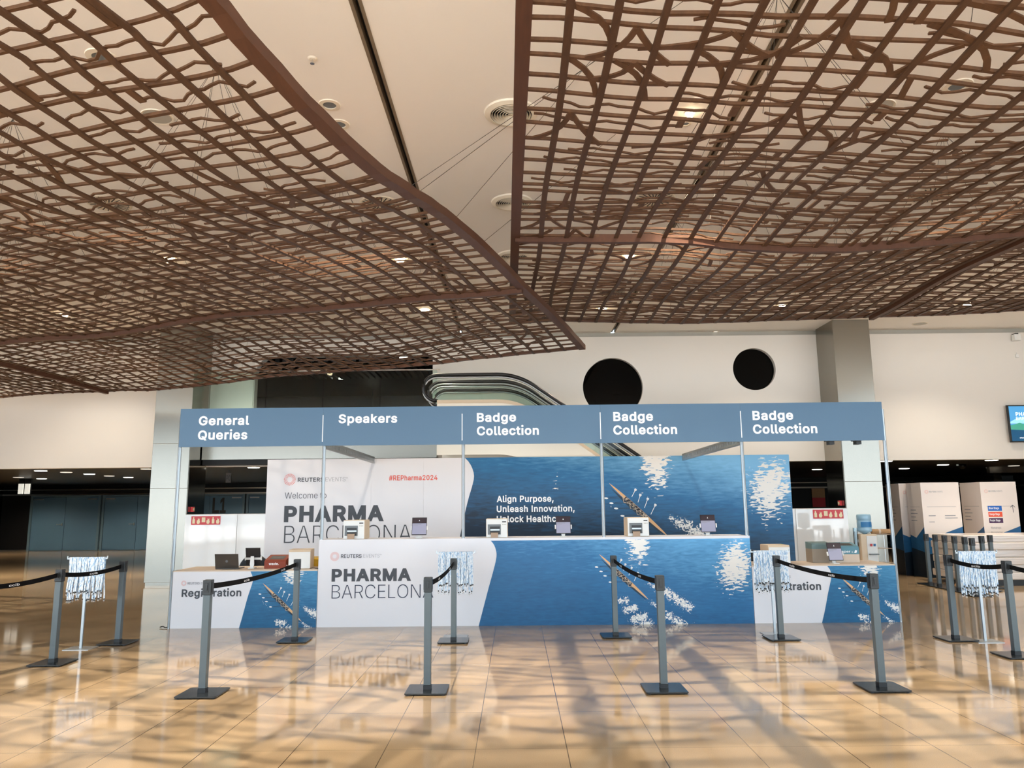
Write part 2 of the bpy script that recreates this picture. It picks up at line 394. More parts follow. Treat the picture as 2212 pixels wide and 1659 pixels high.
# lettering: outlines of a plain sans-serif alphabet (thousandths of an em), made heavier or lighter by moving the outline
from mathutils.geometry import delaunay_2d_cdt
FONT = {}
for _g in """#:440|242,0,326,509,377,509,294,0|10,140,19,192,400,192,391,140|64,0,147,509,198,509,115,0|40,316,49,368,429,368,421,316;+:453|198,34,198,364,255,364,255,34|61,172,61,226,391,226,391,172;,:188|38,-119,68,71,137,71,84,-119;.:188|95,-4,78,-1,63,9,53,24,50,41,53,59,63,73,78,83,95,87,113,83,128,73,138,59,141,41,138,24,128,9,113,-1;0:453|227,-7,174,1,130,24,95,62,69,113,53,178,48,254,53,330,69,395,95,447,130,484,174,508,227,516,279,508,323,484,358,447,384,395,400,330,405,254,400,178,384,113,358,62,323,24,279,1|227,50,262,56,290,74,313,103,330,144,340,194,344,254,340,314,330,365,313,405,290,435,262,454,227,460,192,454,163,435,140,405,123,365,113,314,109,254,113,194,123,144,140,103,163,74,192,56;1:453|76,0,76,55,391,55,391,0|276,509,276,0,212,0,212,448,209,448,86,358,86,427,198,509;2:453|64,0,64,47,234,229,282,282,311,327,318,349,320,371,317,397,308,419,293,436,273,449,250,457,224,460,196,457,172,447,153,433,139,413,130,390,127,362,66,362,71,405,86,442,111,473,143,496,181,511,225,516,268,511,306,497,337,474,361,445,376,411,381,372,379,345,371,318,357,290,336,259,267,180,153,60,153,57,389,57,389,0;4:453|40,105,40,158,247,509,311,509,109,166,109,163,413,163,413,105|282,0,282,121,282,146,282,318,343,318,343,0;A:480|16,0,201,509,276,509,463,0,395,0,287,302,264,372,232,478,245,478,213,371,191,302,85,0|110,142,110,199,370,199,370,142;B:457|60,0,60,509,241,509,290,504,329,491,359,470,381,442,394,410,398,374,395,344,387,320,373,301,356,286,337,275,315,267,315,262,339,257,363,245,385,227,402,203,414,173,418,136,414,100,400,67,377,39,344,18,301,4,247,0|125,57,245,57,296,63,330,80,349,106,355,137,352,162,342,184,327,203,306,218,280,228,248,231,125,231|125,285,238,285,264,288,288,296,308,309,323,326,333,348,336,372,330,404,313,429,283,446,240,452,125,452;C:510|267,-7,205,1,150,25,104,63,70,115,48,179,40,254,48,329,70,393,104,445,150,484,205,508,267,516,305,513,340,504,373,490,402,471,427,447,448,418,463,385,473,348,408,348,400,373,389,395,375,413,357,428,338,440,315,449,267,456,223,450,184,432,150,404,125,364,109,314,103,254,109,195,125,145,151,105,184,76,223,59,267,53,315,60,338,69,357,81,375,96,389,114,408,160,473,160,464,124,448,91,428,62,402,38,373,18,341,5,305,-4;D:503|219,0,96,0,96,57,215,57,272,63,318,81,354,110,379,149,394,198,399,255,394,312,379,361,354,399,320,428,275,446,221,452,93,452,93,509,225,509,294,501,353,478,385,455,412,426,433,391,455,329,462,255,455,181,433,119,411,84,384,54,351,31,291,8|125,509,125,0,60,0,60,509;E:419|60,0,60,509,372,509,372,452,125,452,125,286,355,286,355,229,125,229,125,57,375,57,375,0;G:521|269,-7,205,1,149,25,103,64,69,116,47,180,40,254,47,329,69,393,103,445,149,484,203,508,265,516,304,513,340,504,374,489,403,469,429,445,449,416,464,384,474,349,408,349,387,393,356,427,337,439,315,448,265,456,222,450,183,432,150,404,125,364,109,314,103,254,109,195,125,145,151,105,184,76,224,59,269,53,309,58,345,71,374,93,396,123,410,160,415,202,434,199,283,199,283,256,478,256,478,200,471,141,451,91,419,50,377,19,326,0;H:517|60,0,60,509,125,509,125,289,392,289,392,509,457,509,457,0,392,0,392,232,125,232,125,0;I:205|70,0,70,509,135,509,135,0;L:393|60,0,60,509,125,509,125,57,361,57,361,0;M:629|60,0,60,509,152,509,277,187,287,159,299,123,311,84,322,49,307,49,318,83,330,121,342,158,352,187,476,509,568,509,568,0,504,0,504,291,504,327,505,369,506,413,507,457,513,457,498,409,482,363,467,322,456,291,342,0,286,0,170,291,159,321,145,361,129,408,112,457,119,457,120,416,121,372,122,328,122,291,122,0;N:524|60,0,60,509,136,509,343,183,363,151,388,107,414,55,405,54,401,108,399,157,399,195,399,509,463,509,463,0,387,0,202,290,177,331,148,381,108,452,119,454,122,384,124,328,125,291,125,0;O:534|267,-7,205,1,150,25,105,63,70,115,48,179,40,254,48,329,70,393,105,445,150,484,205,508,267,516,329,508,384,484,429,445,464,393,486,329,493,254,486,179,464,115,429,63,384,25,329,1|267,53,310,59,349,76,383,104,408,144,425,194,430,254,425,315,408,365,383,404,349,433,310,450,267,456,223,450,184,433,151,404,125,364,109,314,103,254,109,194,125,144,151,105,184,76,223,59;P:445|60,0,60,509,235,509,289,504,332,487,366,462,390,430,404,391,409,348,404,304,390,265,366,233,332,207,289,191,235,186,109,186,109,242,233,242,269,246,297,256,318,272,333,294,342,320,344,348,342,376,333,402,318,423,297,439,268,449,232,452,125,452,125,0;Q:534|245,159,313,159,369,85,384,65,468,-48,401,-48,346,27,331,46|267,-7,205,1,150,25,105,63,70,115,48,179,40,254,48,329,70,393,105,445,150,484,205,508,267,516,329,508,384,484,429,445,464,393,486,329,493,254,486,179,464,115,429,63,384,25,329,1|267,53,310,59,349,76,383,104,408,144,425,194,430,254,425,315,408,365,383,404,349,433,310,450,267,456,223,450,184,433,151,404,125,364,109,314,103,254,109,194,125,144,151,105,184,76,223,59;R:449|60,0,60,509,236,509,289,504,333,489,367,465,390,433,404,395,409,352,404,309,390,271,367,240,333,217,289,203,236,198,96,198,96,255,234,255,269,258,298,267,319,281,334,300,342,324,345,352,342,380,334,405,319,425,298,440,269,449,233,452,125,452,125,0|353,0,230,229,303,229,428,0;S:447|224,-9,172,-4,128,9,91,31,64,60,46,96,38,137,104,137,110,110,123,88,142,71,166,59,194,51,224,49,257,52,286,60,310,74,329,92,342,114,346,139,342,161,332,179,316,193,296,205,245,222,184,239,128,261,86,289,67,313,56,341,52,372,58,413,75,448,102,476,138,498,180,512,227,516,274,512,316,498,351,476,377,449,394,415,401,378,337,378,327,412,302,437,267,453,225,459,194,456,167,448,145,435,129,418,119,398,115,376,119,352,131,334,148,319,169,308,212,293,264,279,312,264,359,238,378,220,395,198,405,171,408,139,403,99,386,64,360,34,323,11,278,-4;T:449|32,452,32,509,417,509,417,452,257,452,257,0,193,0,193,452;U:518|259,-8,203,-2,154,15,114,43,85,80,66,124,60,173,60,509,124,509,124,178,128,144,141,113,161,88,187,68,220,56,259,52,298,56,331,68,357,88,377,113,389,144,393,178,393,509,457,509,457,173,451,124,433,80,403,43,363,15,315,-2;V:480|204,0,16,509,84,509,192,206,215,137,248,31,235,31,267,138,290,206,395,509,463,509,278,0;W:687|155,0,16,509,82,509,163,196,175,145,187,94,197,40,189,40,200,94,211,145,224,196,306,509,380,509,462,196,474,145,486,94,497,40,488,40,499,94,510,145,523,196,603,509,670,509,530,0,455,0,368,323,351,391,336,475,350,475,335,395,318,323,230,0;Z:439|42,0,42,46,273,385,306,431,341,476,348,454,285,452,223,452,40,452,40,509,397,509,397,462,169,129,134,81,97,33,90,54,152,57,214,57,399,57,399,0;a:390|160,-9,126,-5,94,5,68,22,48,45,34,74,30,108,34,138,43,161,58,179,78,193,125,211,178,220,234,227,265,235,273,243,276,255,276,257,274,278,267,297,256,311,240,322,220,329,196,331,171,329,149,322,132,313,118,301,100,274,41,291,57,322,79,346,104,364,133,375,163,382,194,384,239,379,263,372,286,360,306,343,322,320,333,290,337,251,337,0,277,0,277,52,272,52,252,25,236,12,215,1,190,-6|170,45,202,49,228,59,248,74,263,93,272,115,276,138,276,190,259,182,231,176,200,171,175,168,134,159,117,150,103,139,95,124,92,105,94,87,102,72,114,60,130,52;b:425|229,-8,198,-5,172,4,138,31,118,59,112,59,112,0,53,0,53,509,114,509,114,319,118,319,137,346,171,373,197,382,229,384,274,378,313,361,345,332,370,293,385,245,390,189,385,133,370,84,345,45,313,16,274,-2|220,47,252,52,279,66,300,88,316,117,325,151,328,189,325,227,316,261,301,289,280,311,253,325,220,330,188,326,161,312,140,291,125,263,116,229,113,189,116,149,125,115,140,87,162,65,188,52;c:396|207,-8,159,-2,117,16,82,46,56,85,39,133,34,187,39,243,56,291,82,330,117,360,159,378,207,384,260,377,305,356,324,340,340,322,353,301,362,277,303,262,290,289,270,311,242,325,207,330,173,325,145,310,124,287,108,258,99,224,96,187,99,151,108,117,124,88,145,66,173,51,207,46,243,52,271,66,292,89,304,117,363,102,341,56,306,21,261,-1;d:425|195,-8,151,-2,111,16,79,45,55,84,39,133,34,189,39,245,55,293,80,332,112,361,151,378,196,384,228,382,253,373,273,360,287,346,306,319,311,319,311,509,372,509,372,0,313,0,313,59,307,59,287,31,252,4,227,-5|205,47,236,52,263,65,284,87,299,115,309,149,312,189,309,229,300,263,284,291,263,312,237,326,205,330,172,325,145,311,124,289,108,261,99,227,96,189,99,151,109,117,124,88,145,66,172,52;e:404|212,-8,160,-2,117,16,82,46,56,85,39,132,34,187,39,242,55,290,80,329,115,359,157,378,205,384,236,382,266,374,294,360,319,341,341,315,357,282,367,242,371,194,371,169,75,169,75,221,338,221,310,202,307,237,298,269,283,294,263,314,237,326,205,330,173,326,146,313,125,294,109,270,99,241,96,211,96,178,100,139,110,106,128,80,151,61,179,50,212,46,254,53,271,61,285,73,306,105,365,91,353,63,335,39,311,19,283,4,249,-5;f:254|228,379,228,327,6,327,6,379|81,0,81,432,85,461,96,486,113,505,135,519,161,527,187,530,222,527,243,521,227,468,215,472,195,474,171,470,154,460,145,443,142,419,142,0;g:425|207,-151,168,-148,134,-140,105,-127,82,-110,64,-91,51,-69,101,-41,122,-66,154,-88,178,-95,207,-97,249,-92,282,-75,298,-57,308,-34,311,-6,311,68,306,68,287,41,272,28,252,16,227,8,195,5,151,10,113,27,80,53,55,90,39,136,34,191,39,246,55,293,80,332,112,361,152,378,196,384,228,382,253,373,273,360,288,346,308,319,313,319,313,379,372,379,372,-9,367,-54,350,-90,324,-117,291,-136,251,-147|205,59,237,63,264,75,285,95,300,121,309,154,312,193,309,231,300,264,285,291,264,312,237,326,205,330,172,326,145,312,124,290,109,262,99,230,96,193,99,155,109,123,124,96,145,76,172,63;h:410|114,227,114,0,53,0,53,509,114,509,114,287,102,287,124,332,152,362,187,379,227,384,264,380,295,369,321,349,341,321,353,285,357,240,357,0,296,0,296,235,290,275,273,304,246,323,210,329,184,326,161,317,141,303,126,283,117,257;i:167|53,0,53,379,114,379,114,0|84,443,68,446,54,455,44,468,41,483,44,499,54,512,68,521,84,524,100,521,114,512,123,499,126,483,123,468,114,455,100,446;k:381|110,137,110,212,121,212,284,379,360,379,184,199,177,199|53,0,53,509,114,509,114,0|294,0,148,186,191,229,372,0;l:190|139,-2,101,3,74,20,58,48,53,84,53,509,114,509,114,99,120,62,130,54,146,52,160,53,170,54,181,3,162,-1;m:610|53,0,53,379,112,379,112,295,108,295,118,323,132,346,151,363,172,376,195,384,219,386,257,380,287,361,309,332,321,295,312,295,322,320,337,343,357,361,381,375,408,383,437,386,468,382,497,372,522,354,541,328,553,296,557,255,557,0,496,0,496,254,490,289,473,313,448,326,419,330,395,328,374,320,358,307,345,290,338,270,335,247,335,0,274,0,274,260,269,288,253,311,229,325,199,330,178,328,158,320,140,307,126,289,117,266,114,238,114,0;n:410|114,227,114,0,53,0,53,379,112,379,112,287,102,287,124,332,152,362,187,379,227,384,264,380,295,369,321,349,341,321,353,285,357,240,357,0,296,0,296,235,290,275,273,304,246,323,210,329,184,326,161,317,141,303,126,283,117,257;o:416|207,-8,159,-2,117,16,82,46,56,85,39,133,34,187,39,243,56,291,82,330,117,360,159,378,207,384,256,378,299,360,334,330,359,291,376,243,381,187,376,133,359,85,334,46,299,16,256,-2|207,46,242,51,270,66,292,88,307,117,316,151,319,187,316,224,307,258,292,287,270,310,242,325,207,330,173,325,145,310,124,287,108,258,99,224,96,187,99,151,108,117,124,88,145,66,173,51;p:425|53,-143,53,379,112,379,112,319,118,319,137,346,171,373,197,382,229,384,274,378,313,361,345,332,370,293,385,245,390,189,385,133,370,84,345,45,313,16,274,-2,229,-8,198,-5,173,4,153,17,138,31,118,59,114,59,114,-143|220,47,252,52,279,66,300,88,316,117,325,151,328,189,325,227,316,261,301,289,280,311,253,325,220,330,188,326,161,312,140,291,125,263,116,229,113,189,116,149,125,115,140,87,162,65,188,52;r:260|53,0,53,379,112,379,112,321,115,321,130,347,152,367,181,380,213,385,229,384,243,384,243,322,230,324,207,326,182,323,159,315,140,301,126,284,117,262,114,237,114,0;s:365|182,-8,145,-5,112,3,84,18,62,38,46,63,36,94,94,107,105,79,124,60,150,49,181,45,217,49,244,62,262,81,268,103,264,121,254,136,237,147,212,155,149,170,104,186,72,208,53,237,47,274,52,305,65,332,87,354,115,370,149,381,187,384,223,381,254,372,279,358,299,339,314,316,324,290,268,277,258,298,243,316,220,329,187,333,156,329,131,317,114,299,109,277,113,258,124,243,144,232,172,223,229,209,275,193,306,171,325,142,331,107,326,75,312,47,290,24,260,6,223,-4;t:228|204,379,204,327,6,327,6,379|65,471,126,471,126,98,128,76,136,61,150,53,170,50,185,51,202,54,213,2,192,-3,168,-4,125,2,92,21,72,52,65,93;u:410|182,-5,146,-1,115,11,89,30,69,59,57,95,53,139,53,379,114,379,114,144,120,104,137,75,164,56,200,50,226,53,249,62,269,76,283,97,293,122,296,153,296,379,357,379,357,0,298,0,298,92,307,92,286,47,257,17,222,0;v:390|163,0,17,379,84,379,165,155,187,87,206,21,184,21,203,87,224,155,305,379,371,379,226,0;w:567|138,0,23,379,87,379,133,214,154,137,175,41,165,41,186,135,206,214,252,379,316,379,362,214,382,136,402,41,391,41,413,135,434,214,480,379,545,379,429,0,368,0,319,172,305,225,291,280,277,338,291,338,277,280,263,225,248,172,199,0; :188""".split(';'):
    _p = _g[2:].split('|')
    FONT[_g[0]] = (int(_p[0]), [[int(v) for v in l.split(',')] for l in _p[1:]])
_gl = {}
def glyph(ch, h):
    if (ch, h) in _gl: return _gl[(ch, h)]
    loops = []
    for l in FONT[ch][1]:
        P = [Vector(p) for p in zip(l[::2], l[1::2])]; n = len(P); Q = []
        if ch == 'i' and min(p.y for p in P) > 380 and h > 0: P = [p + Vector((0, h * 1.7)) for p in P]
        for i in range(n):
            d1 = (P[i] - P[i - 1]).normalized(); d2 = (P[(i + 1) % n] - P[i]).normalized()
            n1, n2 = Vector((-d1.y, d1.x)), Vector((-d2.y, d2.x))
            Q.append(P[i] + (n1 + n2) / max(1 + n1.dot(n2), .55) * h)
        loops.append(Q)
    V = []; E_ = []
    for Q in loops:
        o = len(V); V += Q; E_ += [(o + i, o + (i + 1) % len(Q)) for i in range(len(Q))]
    if not V: _gl[(ch, h)] = ([], []); return _gl[(ch, h)]
    r = delaunay_2d_cdt(V, E_, [], 0, .5)
    fs = []
    for f in r[2]:
        c = sum((r[0][i] for i in f), Vector((0, 0))) / len(f); w = 0
        for Q in loops:
            for i in range(len(Q)):
                a, b = Q[i - 1], Q[i]
                if (a.y <= c.y) != (b.y <= c.y):
                    x = a.x + (c.y - a.y) / (b.y - a.y) * (b.x - a.x)
                    if x > c.x: w += 1 if b.y > a.y else -1
        if w: fs.append(tuple(f))
    _gl[(ch, h)] = ([(v.x / 1000, v.y / 1000) for v in r[0]], fs); return _gl[(ch, h)]
_tx = {}
def glyphs(body, bold):
    h = round(bold * 550, 2); x = 0; vs = []; fs = []
    for ch in body:
        gv, gf = glyph(ch, h); o = len(vs)
        used = sorted({i for f in gf for i in f}); mp = {u: o + k for k, u in enumerate(used)}
        vs += [Vector((gv[u][0] + x, gv[u][1], 0)) for u in used]; fs += [tuple(mp[i] for i in f) for f in gf]
        x += (FONT[ch][0] + 1.5 * h) / 1000
    return vs, fs
def lettering(name, body, m, parent, x0, x1, zb, cap, y, bold=0, local=False, M=None, depth=.0015):
    """letters on a plane y: left x0, right x1, baseline zb, capital height cap"""
    vs, fs = glyphs(body, bold)
    a = min(v.x for v in vs); b = max(v.x for v in vs)
    bold = bold * .55; H = .509 + 2 * bold
    kx = (x1 - x0) / (b - a); kz = cap / H
    mb = MB()
    P = [Vector((x0 + (v.x - a) * kx, y, zb + (v.y + bold) * kz)) for v in vs]
    if M: P = [M @ p for p in P]
    mb.add(P, fs)
    return mb.build(name, m, parent, local=local)
def letter_px(name, body, m, parent, Y, xl, xr, yb, yt, bold=0):
    """same, measured on the photograph: left, right, baseline and capital top at distance Y"""
    a = at(xl, yb, Y); b = at(xr, yb - (xr - xl) * .0096, Y); c = at(xl, yt, Y)
    return lettering(name, body, m, parent, a.x, b.x, a.z, c.z - a.z, Y, bold)
def bar2d(mb, a, b, w, y):
    a = Vector((a[0], y, a[1])); b = Vector((b[0], y, b[1])); d = (b - a).normalized(); n = Vector((-d.z, 0, d.x)) * w / 2
    mb.poly([a - n, b - n, b + n, a + n])
def disc2d(mb, c, rx, rz, y, n=14, rot=0):
    mb.poly([(c[0] + rx * cos(2 * pi * i / n) * cos(rot) - rz * sin(2 * pi * i / n) * sin(rot), y,
              c[1] + rx * cos(2 * pi * i / n) * sin(rot) + rz * sin(2 * pi * i / n) * cos(rot)) for i in range(n)])
def dotted_ring(name, parent, cx, cz, R, y, m=None, local=False):
    """round mark made of dots and a swirl of short dashes"""
    mb = MB()
    for k in range(24):
        a = 2 * pi * k / 24
        for q, rr in enumerate((.95, .74, .55)):
            s = (.075, .065, .05)[q] * R
            aa = a + q * .13
            disc2d(mb, (cx + rr * R * cos(aa), cz + rr * R * sin(aa)), s, s, y, 8)
    return mb.build(name, m or M_red, parent, local=local)

def rect_obj(name, m, parent, x0, x1, z0, z1, y):
    return MB().poly([(x0, y, z0), (x1, y, z0), (x1, y, z1), (x0, y, z1)]).build(name, m, parent)

# ------------------------------------------------------------------ the hall
YB = 10.62          # front of the registration stand
YW = 17.45          # upper white wall
YP = 14.45          # printed back wall of the stand
ZC = 5.65           # ceiling
ZO = 2.56           # top of the openings under the white wall
struct(MB().box(-24, 24, -6, 31.3, -.2, 0).build('floor', M_floor))
struct(MB().box(-60, 60, -60, 40, -.5, -.3).build('ground', M_ground))
# ceiling slabs with two open slots between them
cx = [(-14.2, -1.31), (-1.205, 2.30), (2.40, 14.2)]
mb = MB()
for a, b in cx: mb.box(a, b, -6, YW + .3, ZC, ZC + .25)
mb.box(-14.2, 14.2, -6, YW + .3, ZC + .6, ZC + .7)
struct(mb.build('ceiling', M_ceil))
for i, (a, b) in enumerate(((-1.31, -1.205), (2.30, 2.40))):
    o = MB().box(a + .028, b - .028, -6, YW, ZC + .09, ZC + .12).build('trim_%d' % (i + 1), M_slot); struct(o)
    mb = MB(); mb.box(a, a + .03, -6, YW, ZC - .006, ZC + .24).box(b - .03, b, -6, YW, ZC - .006, ZC + .24)
    struct(mb.build('trim_%d' % (i + 3), M_slotedge))
# facade behind the camera: slender posts and rails
mb = MB()
for k in range(15): mb.box(-14 + k * 2 - .04, -14 + k * 2 + .04, -6, -5.85, 0, ZC)
for z in (.0, 2.6, ZC - .1): mb.box(-14, 14, -5.98, -5.88, z, z + .08)
struct(mb.build('window_1', M_aludark))
for nm, x in (('wall_left', -14.2), ('wall_right', 14.0)): struct(MB().box(x, x + .2, 8.1, YW, 0, ZC).build(nm, M_wall))
for i, x in enumerate((-14.1, 14.1)):                # glazed sides of the hall, out of view, opened to let in more daylight
    mb = MB()
    for k in range(8): mb.box(x - .04, x + .04, -6 + k * 2 - .04, -6 + k * 2 + .04, 0, ZC)
    for z in (0, 2.6, ZC - .1): mb.box(x - .03, x + .03, -6, 8.1, z, z + .08)
    struct(mb.build('window_%d' % (i + 4), M_aludark))

# upper wall with its openings (outline with holes, filled and given depth)
def wall_with_holes(name, m, outer, holes, y0, y1):
    c = bpy.data.curves.new(name, 'CURVE'); c.dimensions = '2D'; c.fill_mode = 'BOTH'; c.extrude = (y1 - y0) / 2
    for loop in [outer] + holes:
        sp = c.splines.new('POLY'); sp.points.add(len(loop) - 1); sp.use_cyclic_u = True
        for p, (x, z) in zip(sp.points, loop): p.co = (x, z, 0, 1)
    o = bpy.data.objects.new(name, c); COL.objects.link(o)
    me = bpy.data.meshes.new_from_object(o.evaluated_get(bpy.context.evaluated_depsgraph_get()))
    bpy.data.objects.remove(o); bpy.data.curves.remove(c)
    me.transform(Matrix.Translation((0, (y0 + y1) / 2, 0)) @ Matrix.Rotation(pi / 2, 4, 'X'))
    me.materials.clear(); me.materials.append(m)
    o = bpy.data.objects.new(name, me); COL.objects.link(o); return o
def ring(cx_, cz_, r, n=64): return [(cx_ + r * cos(2 * pi * k / n), cz_ + r * sin(2 * pi * k / n)) for k in range(n)]
PH1 = (2.30, 4.32, .70); PH2 = (5.63, 4.72, .50)
OX0, OX1, OZ0, OZ1 = -6.10, -1.92, 3.40, 5.14
rr = .45
opening = [(OX0, OZ0), (OX1, OZ0), (OX1, OZ1)] + [(OX0 + rr - rr * sin(a), OZ1 - rr + rr * cos(a)) for a in [radians(10 * k) for k in range(10)]]
struct(wall_with_holes('wall_back', M_wall, [(-14, ZO), (14, ZO), (14, 5.53), (-14, 5.53)], [ring(*PH1), ring(*PH2), opening], YW, YW + .22))
struct(MB().box(-14, 14, YW + .12, YW + .3, 5.53, ZC).build('trim_5', M_grey))
for i, (a, b, r) in enumerate((PH1, PH2)):
    M = Matrix.Translation((a, 0, b)) @ Matrix.Rotation(pi / 2, 4, 'X')
    w = MB().lathe([(r, -.03), (r, .03)], n=48)
    w.v = [tuple(Matrix.Translation((a, YW + .15, b)) @ Matrix.Rotation(pi / 2, 4, 'X') @ Vector(v)) for v in w.v]
    struct(w.build('window_%d' % (i + 2), M_blackglass))
# dark mezzanine room behind the opening
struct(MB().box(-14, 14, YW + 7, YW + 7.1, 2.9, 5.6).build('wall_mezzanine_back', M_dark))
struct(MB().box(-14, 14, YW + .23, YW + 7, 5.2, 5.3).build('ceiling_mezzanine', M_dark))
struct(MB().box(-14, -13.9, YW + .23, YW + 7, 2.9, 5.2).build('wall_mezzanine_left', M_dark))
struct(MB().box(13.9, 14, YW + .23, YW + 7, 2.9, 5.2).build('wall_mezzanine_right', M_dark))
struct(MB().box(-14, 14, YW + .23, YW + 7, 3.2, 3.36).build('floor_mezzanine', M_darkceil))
o = MB()
for k in range(26): o.box(-6 + k * .17, -5.9 + k * .17, YW + .6, YW + 3.2, 5.12, 5.19)
struct(o.build('trim_6', M_slat))
struct(MB().box(-6.9, -6.12, YW - .02, YW, 3.4, 5.0).build('trim_7', M_wall))
# corridor under the white wall
YD = 31.0
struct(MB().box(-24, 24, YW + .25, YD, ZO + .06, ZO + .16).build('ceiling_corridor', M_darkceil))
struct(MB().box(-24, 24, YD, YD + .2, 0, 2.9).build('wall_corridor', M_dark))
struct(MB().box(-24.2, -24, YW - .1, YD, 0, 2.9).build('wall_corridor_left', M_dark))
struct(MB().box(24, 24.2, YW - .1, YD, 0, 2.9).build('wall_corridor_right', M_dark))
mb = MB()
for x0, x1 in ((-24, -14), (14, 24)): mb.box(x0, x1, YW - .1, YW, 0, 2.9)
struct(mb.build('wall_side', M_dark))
struct(MB().box(-24, 24, YD - .05, YD, 2.20, 2.26).build('trim_8', M_strip))
struct(MB().box(-24, 24, YD - .35, YD - .05, 2.40, 2.44).build('trim_9', M_strip))
struct(MB().box(-24, 24, YD - .05, YD - .01, 0, .05).build('baseboard_corridor', M_strip))
# dark glazed side of the corridor with steel uprights at far left
struct(MB().box(-21.0, -20.9, YW + 4, YD, 0, ZO).build('wall_glazed', M_blackglass))
# slate double doors
def door_pair(i, x0, x1, hl=True):
    d = thing('door_%d' % i, None, None, (x0, YD - .06, 0)); d['kind'] = 'structure'
    z1 = 2.14
    mb = MB(); mb.box(x0, x0 + .09, YD - .1, YD - .02, 0, z1 + .06).box(x1 - .09, x1, YD - .1, YD - .02, 0, z1 + .06).box(x0 + .09, x1 - .09, YD - .1, YD - .02, z1, z1 + .06)
    mb.build('door_frame', M_doorframe, d)
    xm = (x0 + x1) / 2
    for a, b, s in ((x0 + .1, xm - .008, 1), (xm + .008, x1 - .1, 0)):
        lf = MB().box(a, b, YD - .075, YD - .03, .01, z1 - .01).build('door_leaf', M_door, d)
        MB().box(a + (.05 if s else b - a - .42), a + (.05 if s else b - a - .42) + .37, YD - .12, YD - .076, z1 - .12, z1 - .07).build('door_closer', M_alu, lf)
        if s: MB().box(b - .28, b - .06, YD - .13, YD - .11, 1.02, 1.045).box(b - .09, b - .06, YD - .12, YD - .076, .98, 1.08).build('door_handle', M_alu, lf)
xs = [atz(x, 1186, 0).x * (YD / atz(x, 1186, 0).y) for x in (60, 213, 350)]
door_pair(1, xs[0], xs[1]); door_pair(2, xs[1] + .06, 2 * xs[1] - xs[0] + .06)
for k in range(2, 7): door_pair(k + 1, xs[0] + k * (xs[1] - xs[0] + .06), xs[0] + (k + 1) * (xs[1] - xs[0] + .06) - .06)

# steel clad columns
for sx in (-1, 1):
    x0, x1 = (7.127, 7.94) if sx > 0 else (-7.94, -7.127)
    col = thing('column', None, None, ((x0 + x1) / 2, 16.97, 0)); struct(col)
    MB().box(x0, x1, 16.5, YW, .06, 2.05).build('cladding', M_steel, col, bevel=.004)
    MB().box(x0, x1, 16.5, YW, 2.0515, 3.02).build('cladding', M_steel, col, bevel=.004)
    MB().box(x0, x1, 16.5, YW, 3.0215, ZC).build('cladding', M_steel, col, bevel=.004)
    # polished panel on the flank that looks to the middle of the hall
    xi = x0 if sx > 0 else x1
    MB().box(min(xi, xi - sx * .006), max(xi, xi - sx * .006), 16.53, YW - .03, .06, 3.0).build('flank_panel', M_steelp, col)
    MB().box(x0 + .02, x1 - .02, 16.52, YW, 0, .06).build('plinth', M_steel, col)

# ------------------------------------------------------------------ mezzanine edge, escalators
struct(MB().box(-7.10, -1.78, 17.10, YW, 2.70, 3.42).build('trim_10', M_steel))
struct(MB().box(-7.10, -1.0, 17.16, YW, 2.58, 2.698).build('trim_11', M_dark))
bal = thing('glass_balustrade', 'clear glass balustrade with thin steel rail along the edge of the upper floor', 'balustrade', (-4, 17.2, 3.42))
for k in range(4):
    MB().box(-7.05 + k * 1.32, -5.75 + k * 1.32, 17.19, 17.21, 3.42, 4.72).build('glass_pane', M_glass, bal)
MB().box(-7.05, -1.72, 17.185, 17.215, 4.722, 4.75).build('top_rail', M_chrome, bal)


